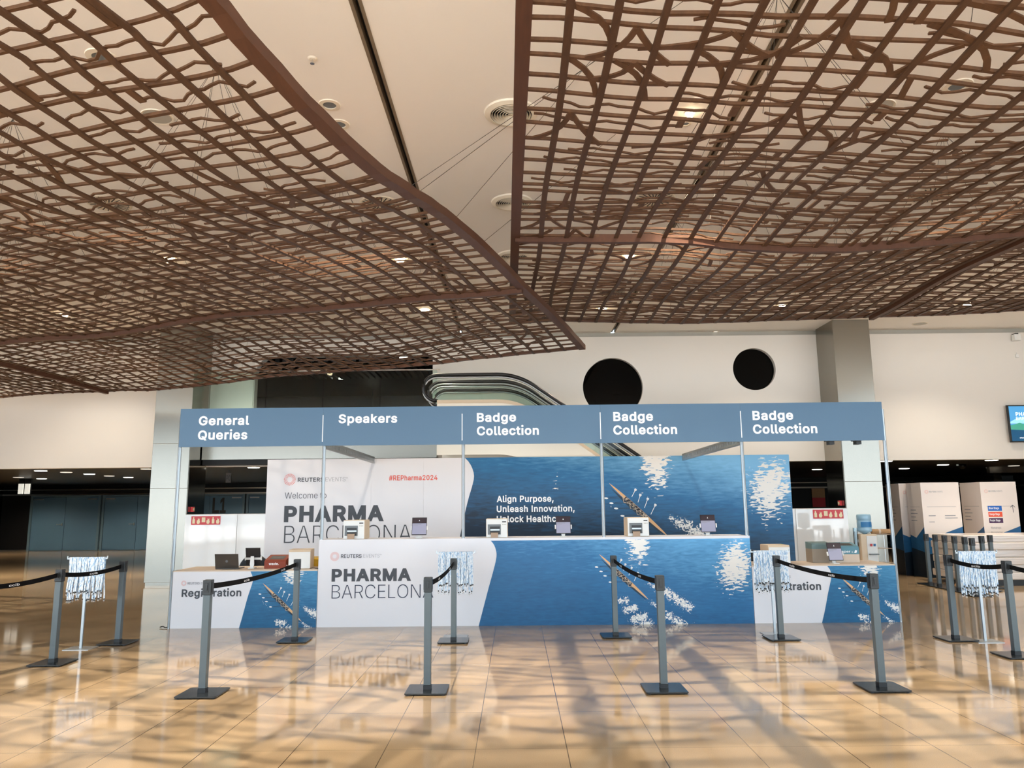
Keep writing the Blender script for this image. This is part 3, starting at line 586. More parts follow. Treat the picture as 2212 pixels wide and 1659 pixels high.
def escalator(yn, yf, label):
    e = thing('escalator', label, 'escalator', (0, (yn + yf) / 2, 0))
    XL, XB, ZT, SL = -1.84, -.35, 4.22, .70
    th = atan(SL)
    def top(off):           # line parallel to the handrail, lowered by off
        pts = [(XL + .30, ZT - off), (XB, ZT - off)]
        R = 1.3 + 0 * off
        x, z = pts[-1]
        for k in range(1, 9):
            a = th * k / 8
            pts.append((x + (R - off * .0) * sin(a), z - R * (1 - cos(a))))
        x, z = pts[-1]
        xe = x + (z - (.95 - off)) / SL
        pts.append((xe, .95 - off)); pts.append((xe + .12, .95 - off))
        return pts
    hr = top(0); low = top(.53)
    for y in (yn, yf):
        R = .265
        loop = [(XL + .30 - R * 1.1 * sin(a), ZT - R + R * cos(a)) for a in [pi * k / 12 for k in range(1, 13)]]
        xe, ze = hr[-1]
        loop2 = [(xe + R * 1.1 * sin(a), ze - R + R * cos(a)) for a in [pi * k / 12 for k in range(1, 13)]]
        path = loop[::-1] + hr + loop2
        MB().tube([(x, y, z) for x, z in path], .035, 8).build('handrail', M_rubber, e, smooth=True)
        # glass below the handrail
        inner = [(x, z - .07) for x, z in hr]; lw = [(x, z) for x, z in low]
        mb = MB(); n = len(inner)
        for yy in (y,): mb.add([(x, yy, z) for x, z in inner] + [(x, yy, z) for x, z in lw], [(i, i + 1, n + i + 1, n + i) for i in range(n - 1)])
        gl = mb.build('glass_panel', M_glass, e)
        lp = [(XL + .30 - (R - .06) * 1.1 * sin(a), ZT - R + (R - .06) * cos(a)) for a in [pi * k / 12 for k in range(13)]]
        mb = MB().add([(x, y, z) for x, z in lp], [tuple(range(13))]); mb.build('newel_glass', M_glass, e)
        rim = [(x, z - .055) for x, z in (loop[::-1][1:] + hr)]
        MB().tube([(x, y, z) for x, z in rim], .022, 6).build('rail_profile', M_alu, e, smooth=True)
    # outer decking, cladding and the step band between the two sides
    for nm, y0, y1, o1, o2, m in (('deck', yn - .14, yn + .10, .53, .60, M_cream), ('deck', yf - .10, yf + .14, .53, .60, M_cream),
                                  ('cladding', yn - .13, yn - .11, .60, 1.62, M_clad), ('cladding', yf + .11, yf + .13, .60, 1.62, M_clad),
                                  ('step_band', yn + .11, yf - .11, .75, 1.1, M_dark)):
        a = top(o1); b = top(o2)
        a = [p for p in a if p[1] > .02]; b = [(x, max(z, .02)) for x, z in b]
        n = min(len(a), len(b)); a, b = a[:n], b[:n]
        mb = MB(); vs = []
        for yy in (y0, y1): vs += [(x, yy, z) for x, z in a] + [(x, yy, max(.02, z)) for x, z in b]
        fs = []
        for i in range(n - 1):
            fs += [(i, i + 1, n + i + 1, n + i), (2 * n + i, 3 * n + i, 3 * n + i + 1, 2 * n + i + 1), (i, 2 * n + i, 2 * n + i + 1, i + 1), (n + i, n + i + 1, 3 * n + i + 1, 3 * n + i)]
        fs += [(0, n, 3 * n, 2 * n), (n - 1, 3 * n - 1, 4 * n - 1, 2 * n - 1)]
        mb.add(vs, fs).build(nm, m, e)
    return e
escalator(14.95, 15.80, 'nearer escalator with black handrails and glass sides descending to the right')
escalator(16.15, 17.0, 'farther escalator with glass sides, next to the white wall')

# ------------------------------------------------------------------ lattice canopies
random.seed(11)
def lerp_table(tab, x):
    if x <= tab[0][0]: return tab[0][1]
    for (a, u), (b, v) in zip(tab, tab[1:]):
        if x <= b:
            k = (x - a) / (b - a); k = k * k * (3 - 2 * k); return u + (v - u) * k
    return tab[-1][1]

def canopy(name, label, P0, e, d, S, T, zf, ds, cross, seed, seams_t, seams_s, edgew, tmax=None):
    """P0 far corner, e = unit vector along the far edge, d = unit vector towards the camera, zf(s, t) height"""
    rnd = random.Random(seed)
    root = thing(name, label, 'canopy', (P0[0], P0[1], 4.2))
    def pt(s, t, dz=0):
        return Vector((P0[0] + e[0] * s + d[0] * t, P0[1] + e[1] * s + d[1] * t, zf(s, t) + dz))
    tm = tmax or (lambda s: T); t_at = lambda s: 0
    # edges
    n = int(T / .15)
    MB().sweep([pt(0, T * i / n, .01) for i in range(n + 1)], edgew, .075).build('edge_beam', M_woodbeam, root)
    n = int(S / .2)
    MB().sweep([pt(S * i / n, 0, .01) for i in range(n + 1)], .05, .045).build('edge_beam', M_woodbeam, root)
    for st in seams_t:
        MB().sweep([pt(S * i / n, st, -.018) for i in range(n + 1)], .06, .09).build('seam_beam', M_woodbeam, root)
    m = int(T / .18)
    for ss in seams_s:
        MB().sweep([pt(ss, T * i / m, -.015) for i in range(m + 1)], .075, .09).build('seam_beam', M_woodbeam, root)
    # lengthwise slats, below
    L = [k * ds for k in range(1, int(S / ds) + 1)]
    for s in L:
        ph = rnd.random() * 6; am = .012
        pts = [pt(s + am * sin(ph + i * .35), T * i / m, -.014) for i in range(m + 1)]
        MB().sweep(pts, .044 + rnd.uniform(-.004, .006), .016).build('lengthwise_slat', M_wood2, root)
    # crosswise slats, above
    t = 0; tt = []
    while t < T:
        t += cross * rnd.choice((.72, .9, 1, 1, 1.1, 1.25)); tt.append(t)
    for t in tt:
        ph = rnd.random() * 6
        w_ = rnd.uniform(.85, 1.15)
        pts = [pt(S * i / n, t + .016 * sin(ph + i * .5), .004) for i in range(n + 1)]
        MB().sweep(pts, .024 * w_, .021).build('crosswise_slat', M_wood, root)
    # short bent pieces between them
    bits = []
    tt0 = [0] + tt
    for i in range(len(tt0) - 1):
        ta, tb = tt0[i], tt0[i + 1]; gap = tb - ta
        s = rnd.uniform(0, .5)
        while s < S - .5:
            k = rnd.random()
            if k < .56:                      # wavy runner between two crosswise slats
                c = rnd.randint(2, 5); s1 = min(S - .05, s + c * ds); f = rnd.uniform(.35, .65); am = gap * .20
                q = 4 * c
                bits.append(('r', [pt(s + (s1 - s) * j / q, ta + gap * (f + .13 * sin(j * pi / 4 + i) + .07 * sin(j * 1.7 + i * 2)), .0) for j in range(q + 1)], .019))
                if rnd.random() < .35:
                    bits.append(('u', [pt(s1, ta + gap * f, -.004), pt(s1, tb, -.004)], .05))
                s = s1 + rnd.uniform(.0, .25)
            elif k < .80 and i < len(tt0) - 2:   # diagonal that bows from one crosswise slat over the next
                tc = tt0[i + 2] if rnd.random() < .6 else tb
                s1 = s + rnd.choice((1, 1, 2)) * ds; sgn = rnd.random() < .5
                a, b = (ta, tc) if sgn else (tc, ta)
                bits.append(('d', [pt(s + (s1 - s) * (u + .18 * sin(u * pi)), a + (b - a) * (u - .12 * sin(u * pi)), -.004) for u in [j / 5 for j in range(6)]], .040))
                if rnd.random() < .6 and s1 + ds < S:
                    bits.append(('d', [pt(s1 + ds * u, b + (a - b) * (u + .1 * sin(u * pi)), -.004) for u in [j / 5 for j in range(6)]], .040))
                    s1 += ds
                s = s1 + rnd.uniform(0, .25)
            elif k < .95:                    # short strut
                o_ = rnd.uniform(.3, .7) * ds
                bits.append(('u', [pt(s + o_, ta, -.004), pt(s + o_ + rnd.uniform(-.06, .06), tb, -.004)], .042))
                s += ds
            else: s += rnd.uniform(.3, .8)
    def seen(b):
        p = b[1][len(b[1]) // 2]; v = p - CAM0; D = v.length
        if v.y < .5: return 0
        q = RM.transposed() @ v
        x, y = 1106 + F * q.x / -q.z, 829 - F * q.y / -q.z
        if not (0 < x < 2212 and 0 < y < 1659): return 0
        return (b[1][-1] - b[1][0]).length * b[2] / D ** 2
    bits.sort(key=seen, reverse=True)
    for b in bits[:100]:
        MB().sweep(b[1], b[2], .012).build('bent_slat', M_wood, root)
    mb = MB()
    for b in bits[100:]: mb.sweep(b[1], b[2], .012)
    o = mb.build('bent_slat', M_wood, root); o['kind'] = 'stuff'
    return root, pt

A = radians(18)
PL = atz(1258, 752, 4.0)
eL = (-cos(A), sin(A)); dL = (-sin(A), -cos(A))
zeL = [(0, 4.0), (.5, 4.03), (1.2, 4.07), (2.0, 4.10), (3.08, 4.11), (3.9, 4.14), (4.6, 4.15), (5.3, 4.13), (5.7, 4.10), (6.1, 4.05), (6.6, 4.0), (7.0, 4.0), (7.5, 4.03), (8.0, 4.09), (8.4, 4.17), (9.5, 4.25), (12, 4.2)]
zfL = [(0, 0), (.8, -.016), (1.6, -.038), (2.6, -.078), (3.3, -.09), (4.2, -.089), (5.4, -.09), (6.1, -.108), (6.6, -.14), (7.5, -.172), (8.3, -.185), (9.1, -.145), (11, -.10), (14, -.14)]
zsL = [(0, 0), (.75, -.008), (1.35, -.01), (2, .006), (2.45, .027), (3.2, .038), (3.9, .036), (4.6, .022), (5.7, .01), (6.5, .02), (7.3, .03), (8.3, 0), (14, .03)]
znL = [(0, 0), (.25, -.035), (.5, -.05), (.75, -.056), (1.1, -.05), (1.5, -.03), (1.8, 0), (3, .06), (5, -.04), (8, .04), (14, 0)]
def zL(s, t):
    if t < 3.08:
        k = t / 3.08; k = k * k * (3 - 2 * k); w = lerp_table(zfL, s) * (1 - k) + lerp_table(zsL, s) * k
    else:
        k = min(1, (t - 3.08) / 5.2); k = k * k * (3 - 2 * k); w = lerp_table(zsL, s) * (1 - k) + lerp_table(znL, s) * k
    e_ = min(1, s / 1.2) * min(1, t / 1.0)
    return lerp_table(zeL, t) + w + .055 * e_ * sin(1.25 * s + .9 * t) * sin(.55 * s - .8 * t + 1)
canL, ptL = canopy('lattice_canopy', 'left wavy brown timber lattice canopy hanging under the ceiling', PL, eL, dL, 13.2, 11.6, zL, .262, .205, 3, [3.08], [9.35], .10)

B = radians(-.8)
PR = atz(1106, 698, 4.4)
eR = (cos(B), -sin(B)); dR = (-sin(B), -cos(B))
zfR = [(0, 0), (.7, .036), (1.3, .02), (1.95, 0), (2.7, -.015), (3.4, 0), (4.2, .025), (5, .045), (5.8, .07), (6.6, .085), (7.3, .115), (8, .155), (10.5, .2)]
zsR = [(0, 0), (.6, -.012), (1.25, -.036), (1.8, -.065), (2.35, -.117), (2.9, -.115), (3.4, -.087), (4, -.043), (4.5, -.01), (5, .02), (6, .056), (8, .1), (10.5, .0)]
znR = [(0, 0), (1, -.08), (1.6, -.14), (2.3, -.17), (3.1, -.23), (4.5, -.15), (6, -.02), (8, .05), (10.5, 0)]
def zR(s, t):
    if t < 3.8:
        k = t / 3.8; k = k * k * (3 - 2 * k); w = lerp_table(zfR, s) * (1 - k) + lerp_table(zsR, s) * k
    else:
        k = min(1, (t - 3.8) / 3.4); k = k * k * (3 - 2 * k); w = lerp_table(zsR, s) * (1 - k) + lerp_table(znR, s) * k
    e_ = min(1, s / 1.5) * min(1, t / 1.0)
    return 4.4 + w + .06 * e_ * sin(1.1 * s - .9 * t + .5) * sin(.5 * s + .8 * t)
canR, ptR = canopy('lattice_canopy', 'right wavy brown timber lattice canopy hanging under the ceiling', PR, eR, dR, 10.2, 11.6, zR, .262, .205, 8, [3.8], [5.6], .095)

# steel cables: fans from ceiling points down to the canopies
random.seed(4)
for root, pt, S, T in ((canL, ptL, 13.2, 11.6), (canR, ptR, 10.2, 11.6)):
    for i in range(int(S / 2.6)):
        for j in range(int(T / 2.4)):
            s0, t0 = 2.3 + i * 2.6 + random.uniform(-.3, .3), 1.2 + j * 2.4 + random.uniform(-.2, .2)
            top = pt(s0, t0); top.z = ZC
            if s0 > S - .3 or abs(top.x) > 13.8: continue
            mb = MB()
            for k in range(7):
                a = 2 * pi * k / 7 + .3
                s1, t1 = s0 + .85 * cos(a), t0 + .75 * sin(a)
                if 0 < s1 < S and 0 < t1 < T: mb.tube([top, pt(s1, t1)], .0022, 4)
            mb.build('suspension_cable', M_cable, root)
for (x0, y0, x1, y1) in ((893, 388, 1480, 0), (905, 402, 1300, 120), (975, 478, 1290, 115), (1030, 538, 1330, 290)):
    # bracing cables from the left canopy's edge up to the ceiling
    best = min((ptL(0, t * .05) for t in range(180)), key=lambda p: (lambda q: (1106 + F * q.x / -q.z - x0) ** 2 + (829.5 - F * q.y / -q.z - y0) ** 2)(RM.transposed() @ (p - CAM0)))
    MB().tube([best, atz(x1, y1, ZC)], .0024, 4).build('suspension_cable', M_cable, canL)

# ------------------------------------------------------------------ ceiling fittings
def spot_light(loc, power, size=.01):
    l = bpy.data.lights.new('downlight glow', 'SPOT'); l.energy = power; l.color = (1, .87, .70)
    l.spot_size = radians(60); l.spot_blend = .5; l.shadow_soft_size = size
    o = bpy.data.objects.new('downlight_glow', l); COL.objects.link(o); o.location = loc; return o
def downlight(loc, lit, label, glow=False, k=1):
    t = thing('downlight', label, 'ceiling light', loc, 'lit downlights in the ceiling' if lit else 'unlit downlights in the ceiling')
    x, y, z = loc
    MB().lathe([(.085 * k, -.012), (.135 * k, -.010), (.14 * k, 0), (.085 * k, 0), (.085 * k, -.012)], loc, 24).build('trim_ring', M_grille, t)
    if lit:
        MB().lathe([(.02 * k, -.075), (.06 * k, -.065), (.078 * k, -.03), (.08 * k, -.001), (.02 * k, -.001)], loc, 16).build('bulb', M_lamp, t)
    else:
        MB().lathe([(.004, -.004), (.083 * k, -.003), (.083 * k, -.001), (.004, -.001)], loc, 20).build('lens', M_greypl, t)
    if glow:
        g = spot_light((x, y, z - .10), SPOT_W); g.parent = t; g.location = (0, 0, -.10)
    return t
lit_px = [(367, 558, 'left of the middle, above the left canopy'), (864, 557, 'near the right rim of the left canopy'), (139, 677, 'at the far left above the left canopy'), (527, 677, 'above the left canopy seam'),
          (918, 668, 'nearest the crossing of the two canopies, left side'), (1360, 549, 'above the seam of the right canopy'), (1301, 665, 'nearest the crossing of the two canopies, right side'),
          (1490, 243, 'large and near, above the right canopy'), (1691, 659, 'above the far rim of the right canopy, middle'), (2090, 655, 'above the far rim of the right canopy, right end')]
for x, y, w in lit_px:
    p = atz(x, y, ZC); t = downlight(p, True, 'lit warm round downlight ' + w, False, .42 if y == 243 else 1)
    g = spot_light((0, 0, -.10), 210, .05); g.data.spot_size = radians(120); g.parent = t
for X, Y in ((-4.4, 2.8), (.2, 2.4), (4.4, 3.0), (8.4, 4.0), (-8.2, 4.2)):
    t = downlight((X, Y, ZC), False, 'deep round downlight overhead near the camera', True); t['group'] = 'downlights overhead'
for X, Y in ((-5.6, 7.2), (-8.6, 8.0), (4.4, 6.9), (7.4, 7.4), (atz(220, 123, ZC).x, atz(220, 123, ZC).y), (-10.2, 11.5), (-9.6, 15.0), (-11.5, 8.2), (10.2, 11.0), (9.8, 14.6), (11.0, 7.8)):
    t = downlight((X, Y, ZC), False, 'deep round downlight hardly seen through the lattice', True); t['group'] = 'downlights hidden by the lattice'
for x, y, w in ((712, 226, 'beside the rim of the left canopy, larger of two'), (733, 268, 'half hidden by the rim of the left canopy'), (1502, 217, 'above the right canopy beside a lit lamp'), (1481, 266, 'above the right canopy below a lit lamp')):
    downlight(atz(x, y, ZC), False, 'deep round downlight with pale ring, ' + w, True, .45 if x > 1400 else .8)
for x, y, w in ((340, 252, 'pale round speaker disc seen through the left canopy'), (1898, 231, 'pale round speaker disc seen through the right canopy'), (1987, 699, 'pale round speaker disc in the ceiling edge near the right column')):
    c = atz(x, y, ZC)
    t = thing('ceiling_speaker', w, 'speaker', c)
    MB().lathe([(.14, -.006), (.16, -.010), (.165, 0), (.14, 0), (.14, -.006)], c, 24).build('rim', M_grille, t)
    MB().lathe([(.004, -.008), (.139, -.005), (.139, -.001), (.004, -.001)], c, 24).build('grille', M_grey, t)
for x, y, w in ((1232, 717, 'small recessed light at the ceiling edge above the two round windows'), (1546, 716, 'small recessed light at the ceiling edge left of the right column')):
    c = atz(x, y, ZC)
    t = thing('recessed_light', w, 'ceiling light', c)
    MB().lathe([(.05, -.008), (.075, -.008), (.08, 0), (.05, 0), (.05, -.008)], c, 16).build('ring', M_grille, t)
    MB().lathe([(.004, -.003), (.049, -.003), (.049, 0), (.004, 0)], c, 16).build('lens', M_lampdim, t)
# air diffusers with concentric rings
for i, (x, y) in enumerate(((1104, 243), (1106, 436), (1110, 552), (1094, 634))):
    c = atz(x, y, ZC)
    t = thing('air_diffuser', 'round ceiling air diffuser with concentric rings, ' + ('nearest, largest of the row', 'second in the row', 'third in the row', 'farthest, behind the canopies')[i], 'air vent', c, 'ring diffusers between the canopies')
    MB().lathe([(.215, -.034), (.225, -.036), (.275, -.018), (.282, 0), (.215, 0), (.215, -.034)], c, 40).build('outer_ring', M_grille, t)
    MB().lathe([(.004, -.002), (.214, -.002), (.214, 0), (.004, 0)], c, 32).build('backing', M_dark, t)
    for k in range(7):
        r = .205 - k * .028
        MB().lathe([(r, -.036), (r - .011, -.012), (r - .013, -.013), (r - .0025, -.038), (r, -.036)], c, 36).build('blade_ring', M_grille, t)
    MB().lathe([(.002, -.036), (.016, -.032), (.016, -.004), (.002, -.004)], c, 16).build('hub', M_grille, t)
# swirl diffusers above the lattices
for i, (x, y, w) in enumerate(((822, 441, 'left canopy near its rim'), (235, 440, 'left canopy far to the left'), (1413, 430, 'right canopy in the middle'), (2012, 420, 'right canopy far to the right'), (1322, 632, 'right canopy near its far corner'))):
    c = atz(x, y, ZC)
    t = thing('swirl_diffuser', 'round ceiling diffuser with radial slots above the ' + w, 'air vent', c, 'swirl diffusers above the canopies')
    MB().lathe([(.004, -.008), (.27, -.008), (.285, 0), (.004, 0)], c, 40).build('plate', M_grille, t)
    mb = MB()
    for k in range(24):
        a = 2 * pi * k / 24; r0 = .07 if k % 2 else .11
        M = Matrix.Translation(c) @ Matrix.Rotation(a, 4, 'Z') @ Matrix.Rotation(.25, 4, 'Z')
        mb.box(r0, .25, -.007, .007, -.012, -.009, M)
    mb.build('radial_slots', M_dark, t)
for x, y, w in ((675, 126, 'white sprinkler head in the open ceiling between the canopies'), (848, 516, 'sprinkler head seen through the left canopy near its rim'), (1548, 400, 'sprinkler head seen through the right canopy')):
    c = atz(x, y, ZC)
    t = thing('sprinkler', w, 'sprinkler', c)
    MB().lathe([(.004, -.014), (.03, -.012), (.045, 0), (.004, 0)], c, 20).build('cover_plate', M_grille, t)
    MB().lathe([(.008, -.05), (.008, -.014), (.006, -.014)], c, 10).lathe([(.02, -.054), (.02, -.050), (.004, -.050)], c, 12).build('nozzle', M_chrome, t)
# mezzanine and corridor lamps
for x, y, Y in ((735, 817, 20.5), (805, 890, 22.5), (872, 772, 19.0)):
    p = at(x, y, Y); c = Vector((p.x, p.y, 5.2 if y < 800 else 5.2))
    d = ray(x, y); c = CAM0 + d * ((5.199 - HC) / d.z)
    if c.y > YW + 6.6: c = CAM0 + d * ((YW + 5.6) / d.y)
    t = thing('mezzanine_light', 'small lit lamp in the dark upper room, ' + {735: 'middle one', 805: 'lowest one', 872: 'brightest, under the slatted ceiling'}[x], 'lamp', c)
    MB().lathe([(.004, -.02), (.10, -.02), (.11, 0), (.004, 0)], c, 16).build('lens', M_lampcold, t)
    if c.z < 5.15: MB().box(c.x - .008, c.x + .008, c.y - .008, c.y + .008, c.z, 5.2).build('rod', M_black, t)
n = 0
for x, y, dim in ((88, 1017, 0), (193, 1024, 0), (277, 1031, 0), (90, 1034, 0), (143, 1020, 1), (236, 1028, 1), (40, 1031, 1), (317, 1013, 1), (548, 1010, 0), (2142, 994, 0), (2037, 1004, 0), (1953, 1012, 0), (1914, 996, 0), (1765, 1014, 0), (2190, 1006, 1), (2142, 1010, 1)):
    zc = ZO + .06
    p = atz(x, y, zc)
    if p.y < YW + .4 or p.y > YD - .4: p = Vector((p.x * (24 / p.y), 24, zc))
    rank = {88: 'upper of the far left pair', 90: 'lower of the far left pair', 193: 'second from the left column', 277: 'nearest the left column', 143: 'faint, between the two far left lamps', 236: 'faint, in the middle of the left group', 40: 'faint, leftmost', 317: 'faint, touching the left column',
            548: 'right of the left column, beside the printed wall', 2142: 'rightmost of the bright ones' if not dim else 'faint, under the rightmost bright one', 2037: 'third from the right column', 1953: 'second from the right column', 1914: 'touching the right column', 1765: 'between the printed wall and the right column', 2190: 'faint, at the right end'}[x]
    t = tag(MB().lathe([(.004, -.012), (.135, -.012), (.15, 0), (.004, 0)], p, 20).build('corridor_light', M_lampdim if dim else M_lampcold), 'round lamp in the dark corridor ceiling, ' + rank, 'ceiling light', 'corridor ceiling lamps')

# ------------------------------------------------------------------ printed pictures: lake, rowing boat, lettering
def curve_pts(pairs, n=36):
    """boundary x(z) through measured points, smoothed"""
    pairs = sorted(pairs, key=lambda p: p[1]); out = []
    zs = [pairs[0][1] + (pairs[-1][1] - pairs[0][1]) * i / n for i in range(n + 1)]
    k = len(pairs)
    for z in zs:
        i = max(0, min(k - 2, next((q for q in range(k - 1) if z <= pairs[q + 1][1]), k - 2)))
        p0, p1, p2, p3 = pairs[max(i - 1, 0)], pairs[i], pairs[i + 1], pairs[min(i + 2, k - 1)]
        t = (z - p1[1]) / (p2[1] - p1[1]); t = max(0, min(1, t))
        m1 = (p2[0] - p0[0]) / max(1e-6, p2[1] - p0[1]) * (p2[1] - p1[1]); m2 = (p3[0] - p1[0]) / max(1e-6, p3[1] - p1[1]) * (p2[1] - p1[1])
        h = (2 * t ** 3 - 3 * t * t + 1) * p1[0] + (t ** 3 - 2 * t * t + t) * m1 + (-2 * t ** 3 + 3 * t * t) * p2[0] + (t ** 3 - t * t) * m2
        out.append((h, z))
    return out
def segdist(x, z, ax, az, bx, bz):
    dx, dz = bx - ax, bz - az; t = max(0, min(1, ((x - ax) * dx + (z - az) * dz) / (dx * dx + dz * dz)))
    return math.hypot(x - ax - dx * t, z - az - dz * t), t
def lake_print(parent, m, y, bound, xr, bow, u, shade, glints, foam_left=True):
    """bound = left boundary; bow = boat's bow on the panel; u = metres per drawing unit"""
    nx = 110; me_v = []; fs = []; sh = []; gl = []; fo = []
    for (bx, z) in bound:
        for i in range(nx + 1):
            x = bx + (xr - bx) * i / nx
            me_v.append((x, y, z))
            cx_, cz_ = (x - bow[0]) / u, (bow[1] - z) / u
            sh.append(shade((x - bound[0][0]) / (xr - bound[0][0]), (z - bound[0][1]) / (bound[-1][1] - bound[0][1])))
            g = 0
            for (gx, gz, rx, rz, rot, pw) in glints:
                dx, dz = cx_ - gx, cz_ - gz
                a = dx * cos(rot) + dz * sin(rot); b = -dx * sin(rot) + dz * cos(rot)
                q = (a / rx) ** 2 + (b / rz) ** 2
                g = max(g, pw * math.exp(-q * .75))
            gl.append(g)
            f = 0
            d, t = segdist(cx_, cz_, 122, 114, 215, 188); f = max(f, .66 - d / (3 + 14 * t) * .22)
            for (ax, az, bx_, bz_, r) in ((128, 74, 152, 90, 7), (150, 86, 176, 100, 13), (172, 98, 198, 116, 13), (190, 112, 222, 132, 13)):
                d, t = segdist(cx_, cz_, ax, az, bx_, bz_); f = max(f, .68 - d / r * .25)
            if foam_left:
                for (ax, az, bx_, bz_, r) in ((48, 112, 66, 116, 10), (64, 137, 86, 132, 11), (82, 158, 108, 152, 13), (98, 176, 122, 170, 12)):
                    d, t = segdist(cx_, cz_, ax, az, bx_, bz_); f = max(f, .68 - d / r * .25)
            for (ax, az, bx_, bz_, r) in ((62, 18, 92, 32, 3), (90, 34, 126, 60, 3), (-2, 40, 6, 62, 3), (10, 60, 22, 78, 3), (110, 70, 200, 132, 3), (100, 102, 128, 128, 3)):
                d, t = segdist(cx_, cz_, ax, az, bx_, bz_); f = max(f, .50 - d / r * .18)
            fo.append(max(f, 0))
    W_ = nx + 1
    for j in range(len(bound) - 1):
        for i in range(nx): fs.append((j * W_ + i, j * W_ + i + 1, (j + 1) * W_ + i + 1, (j + 1) * W_ + i))
    o = MB().add(me_v, fs).build('lake_picture', m, parent)
    for nm, arr in (('shade', sh), ('glint', gl), ('foam', fo)):
        a = o.data.attributes.new(nm, 'FLOAT', 'POINT'); a.data.foreach_set('value', arr)
    # the boat
    def P(a, b): return (bow[0] + a * u, bow[1] - b * u)
    D = Vector((120.5, 112.)); Ln = D.length; D /= Ln; Nn = Vector((D.y, -D.x))
    def Q(l, w): v = D * (l * Ln) + Nn * w; return P(v.x, v.y)
    def hull(l0, l1, m_, y_, name, k=1):
        pts = []
        for i in range(13):
            l = l0 + (l1 - l0) * i / 12; pts.append((l, k * 3.8 * max(.03, sin(pi * min(1, max(0, l))) ** .55)))
        mb = MB(); mb.poly([(Q(l, w)[0], y_, Q(l, w)[1]) for l, w in pts] + [(Q(l, -w)[0], y_, Q(l, -w)[1]) for l, w in pts[::-1]])
        return mb.build(name, m_, o)
    mb = MB(); mb.poly([(Q(l, w - 5)[0], y - .0006, Q(l, w - 5)[1]) for l, w in ((.05, -.5), (.3, -4), (.62, -4), (.98, 0), (.95, 1.5), (.5, 3))])
    mb.build('boat_shadow', M_loom, o)
    hull(0, 1, M_hull, y - .001, 'boat_hull'); hull(.27, .66, M_crew, y - .0014, 'cockpit', .9)
    rnd = random.Random(5)
    mb = MB(); mk = MB()
    for k in range(9):
        l = .29 + k * .042
        for w, r in ((rnd.uniform(-1, 1), 2.6), (rnd.uniform(-3, 3), 2.0)):
            c = Q(l + rnd.uniform(-.01, .01), w); disc2d(mk if rnd.random() < .6 else mb, c, r * u * rnd.uniform(.7, 1.1), r * u * .8, y - .0019, 8, rnd.random() * 3)
        a, b = Q(l, -4.5), Q(l + .03, 4); bar2d(mb, a, b, .9 * u, y - .0022)
    for k in range(4):
        for w in (-8.5,):
            c0 = Q(.25 + k * .115, -3); c1 = Q(.30 + k * .115, -9.5); c2 = Q(.36 + k * .115, -3)
            bar2d(mb, c0, c1, 1.1 * u, y - .0022); bar2d(mb, c2, c1, 1.1 * u, y - .0022)
    mk.build('rowers_dark', M_crew, o); mb.build('rowers_pale', M_skin, o)
    for (a, b, c, d) in ((47, 29, 55, 14.5), (59.7, 40.7, 65, 25.7), (73, 52.4, 80.5, 34), (86, 66, 96, 47)):
        mb = MB(); bar2d(mb, P(a, b), P(c, d), 1.2 * u, y - .0026)
        v = Vector((c - a, d - b)).normalized()
        mb.poly([(P(c + v.x * s + v.y * w, d + v.y * s - v.x * w)[0], y - .0026, P(c + v.x * s + v.y * w, d + v.y * s - v.x * w)[1]) for s, w in ((-3, -1), (0, -3), (2.5, -2.4), (3, 2.2), (0, 2.6), (-3, 1))])
        mb.build('oar_picture', M_blade, o)
    for (a, b, c, d) in ((24, 31, -7.6, 31.3), (36, 42, 3.3, 42), (48, 54, 13, 53), (64, 68, 26, 68.7)):
        mb = MB(); bar2d(mb, P(a, b), P(c, d), .9 * u, y - .0024); bar2d(mb, P(a - 4, b - 3), P(c + 8, d - 1.5), .6 * u, y - .0024); mb.build('oar_shaft_picture', M_loom, o)
        mb = MB(); disc2d(mb, P(c, d), 4.4 * u, 1.9 * u, y - .003, 12, -.1); mb.build('oar_picture', M_blade, o)
    return o

G1 = (99, -50, 40, 84, 0, .70)
G2 = (341, 14, 56, 82, .25, .70)
# back wall
bw = thing('printed_back_wall', 'tall printed back wall of the stand with welcome text and a rowing boat on blue water', 'exhibition wall', (.24, YP, 0))
bx0, bx1 = at(578, 1000, YP).x, at(1704, 985, YP).x
BZ = 2.52
x = bx0; cuts = [bx0 + (bx1 - bx0) * k / 10 for k in range(11)]
for a, b in zip(cuts, cuts[1:]): MB().box(a + .0008, b - .0008, YP, YP + .04, 0, BZ).build('wall_panel', M_white, bw)
def bpts(Y, l): return [(at(x, y, Y).x, at(x, y, Y).z) for x, y in l]
bound = bpts(YP, [(986, 1180), (1000, 1126), (1012, 1077), (1021, 1046), (1024, 1028), (1020, 1011), (1012, 997), (1004, 987)])
bound = [(bound[0][0] - .62, 0)] + bound; bound[-1] = (bound[-1][0], BZ)
UB = YP / F * 1.005
M_wB = water_mat('lake print back wall', srgb(6, 34, 58), srgb(22, 104, 156), srgb(122, 186, 230), UB)
bo = at(1316, 1044, YP)
lake_print(bw, M_wB, YP - .002, curve_pts(bound), bx1 - .001, (bo.x, bo.z), UB, lambda fx, fz: -.16 + .84 * max(0, fz - .36) / .64 * (.72 + .28 * fx) + .62 * fx ** 1.9 * (.45 + .55 * fz), [G1, G2, (-112, 0, 14, 40, 0, .42)])
YT = YP - .004
dotted_ring('ring_mark', bw, at(626, 1036, YT).x, at(626, 1036, YT).z, 12.3 * YT / F, YT)
letter_px('lettering', 'REUTERS', M_ink, bw, YT, 643, 699, 1041, 1032, .035)
letter_px('lettering', 'EVENTS', M_inkgrey, bw, YT, 703, 746, 1040, 1031, -.022)
letter_px('lettering', 'TM', M_inkgrey, bw, YT, 746.5, 751, 1033.5, 1031)
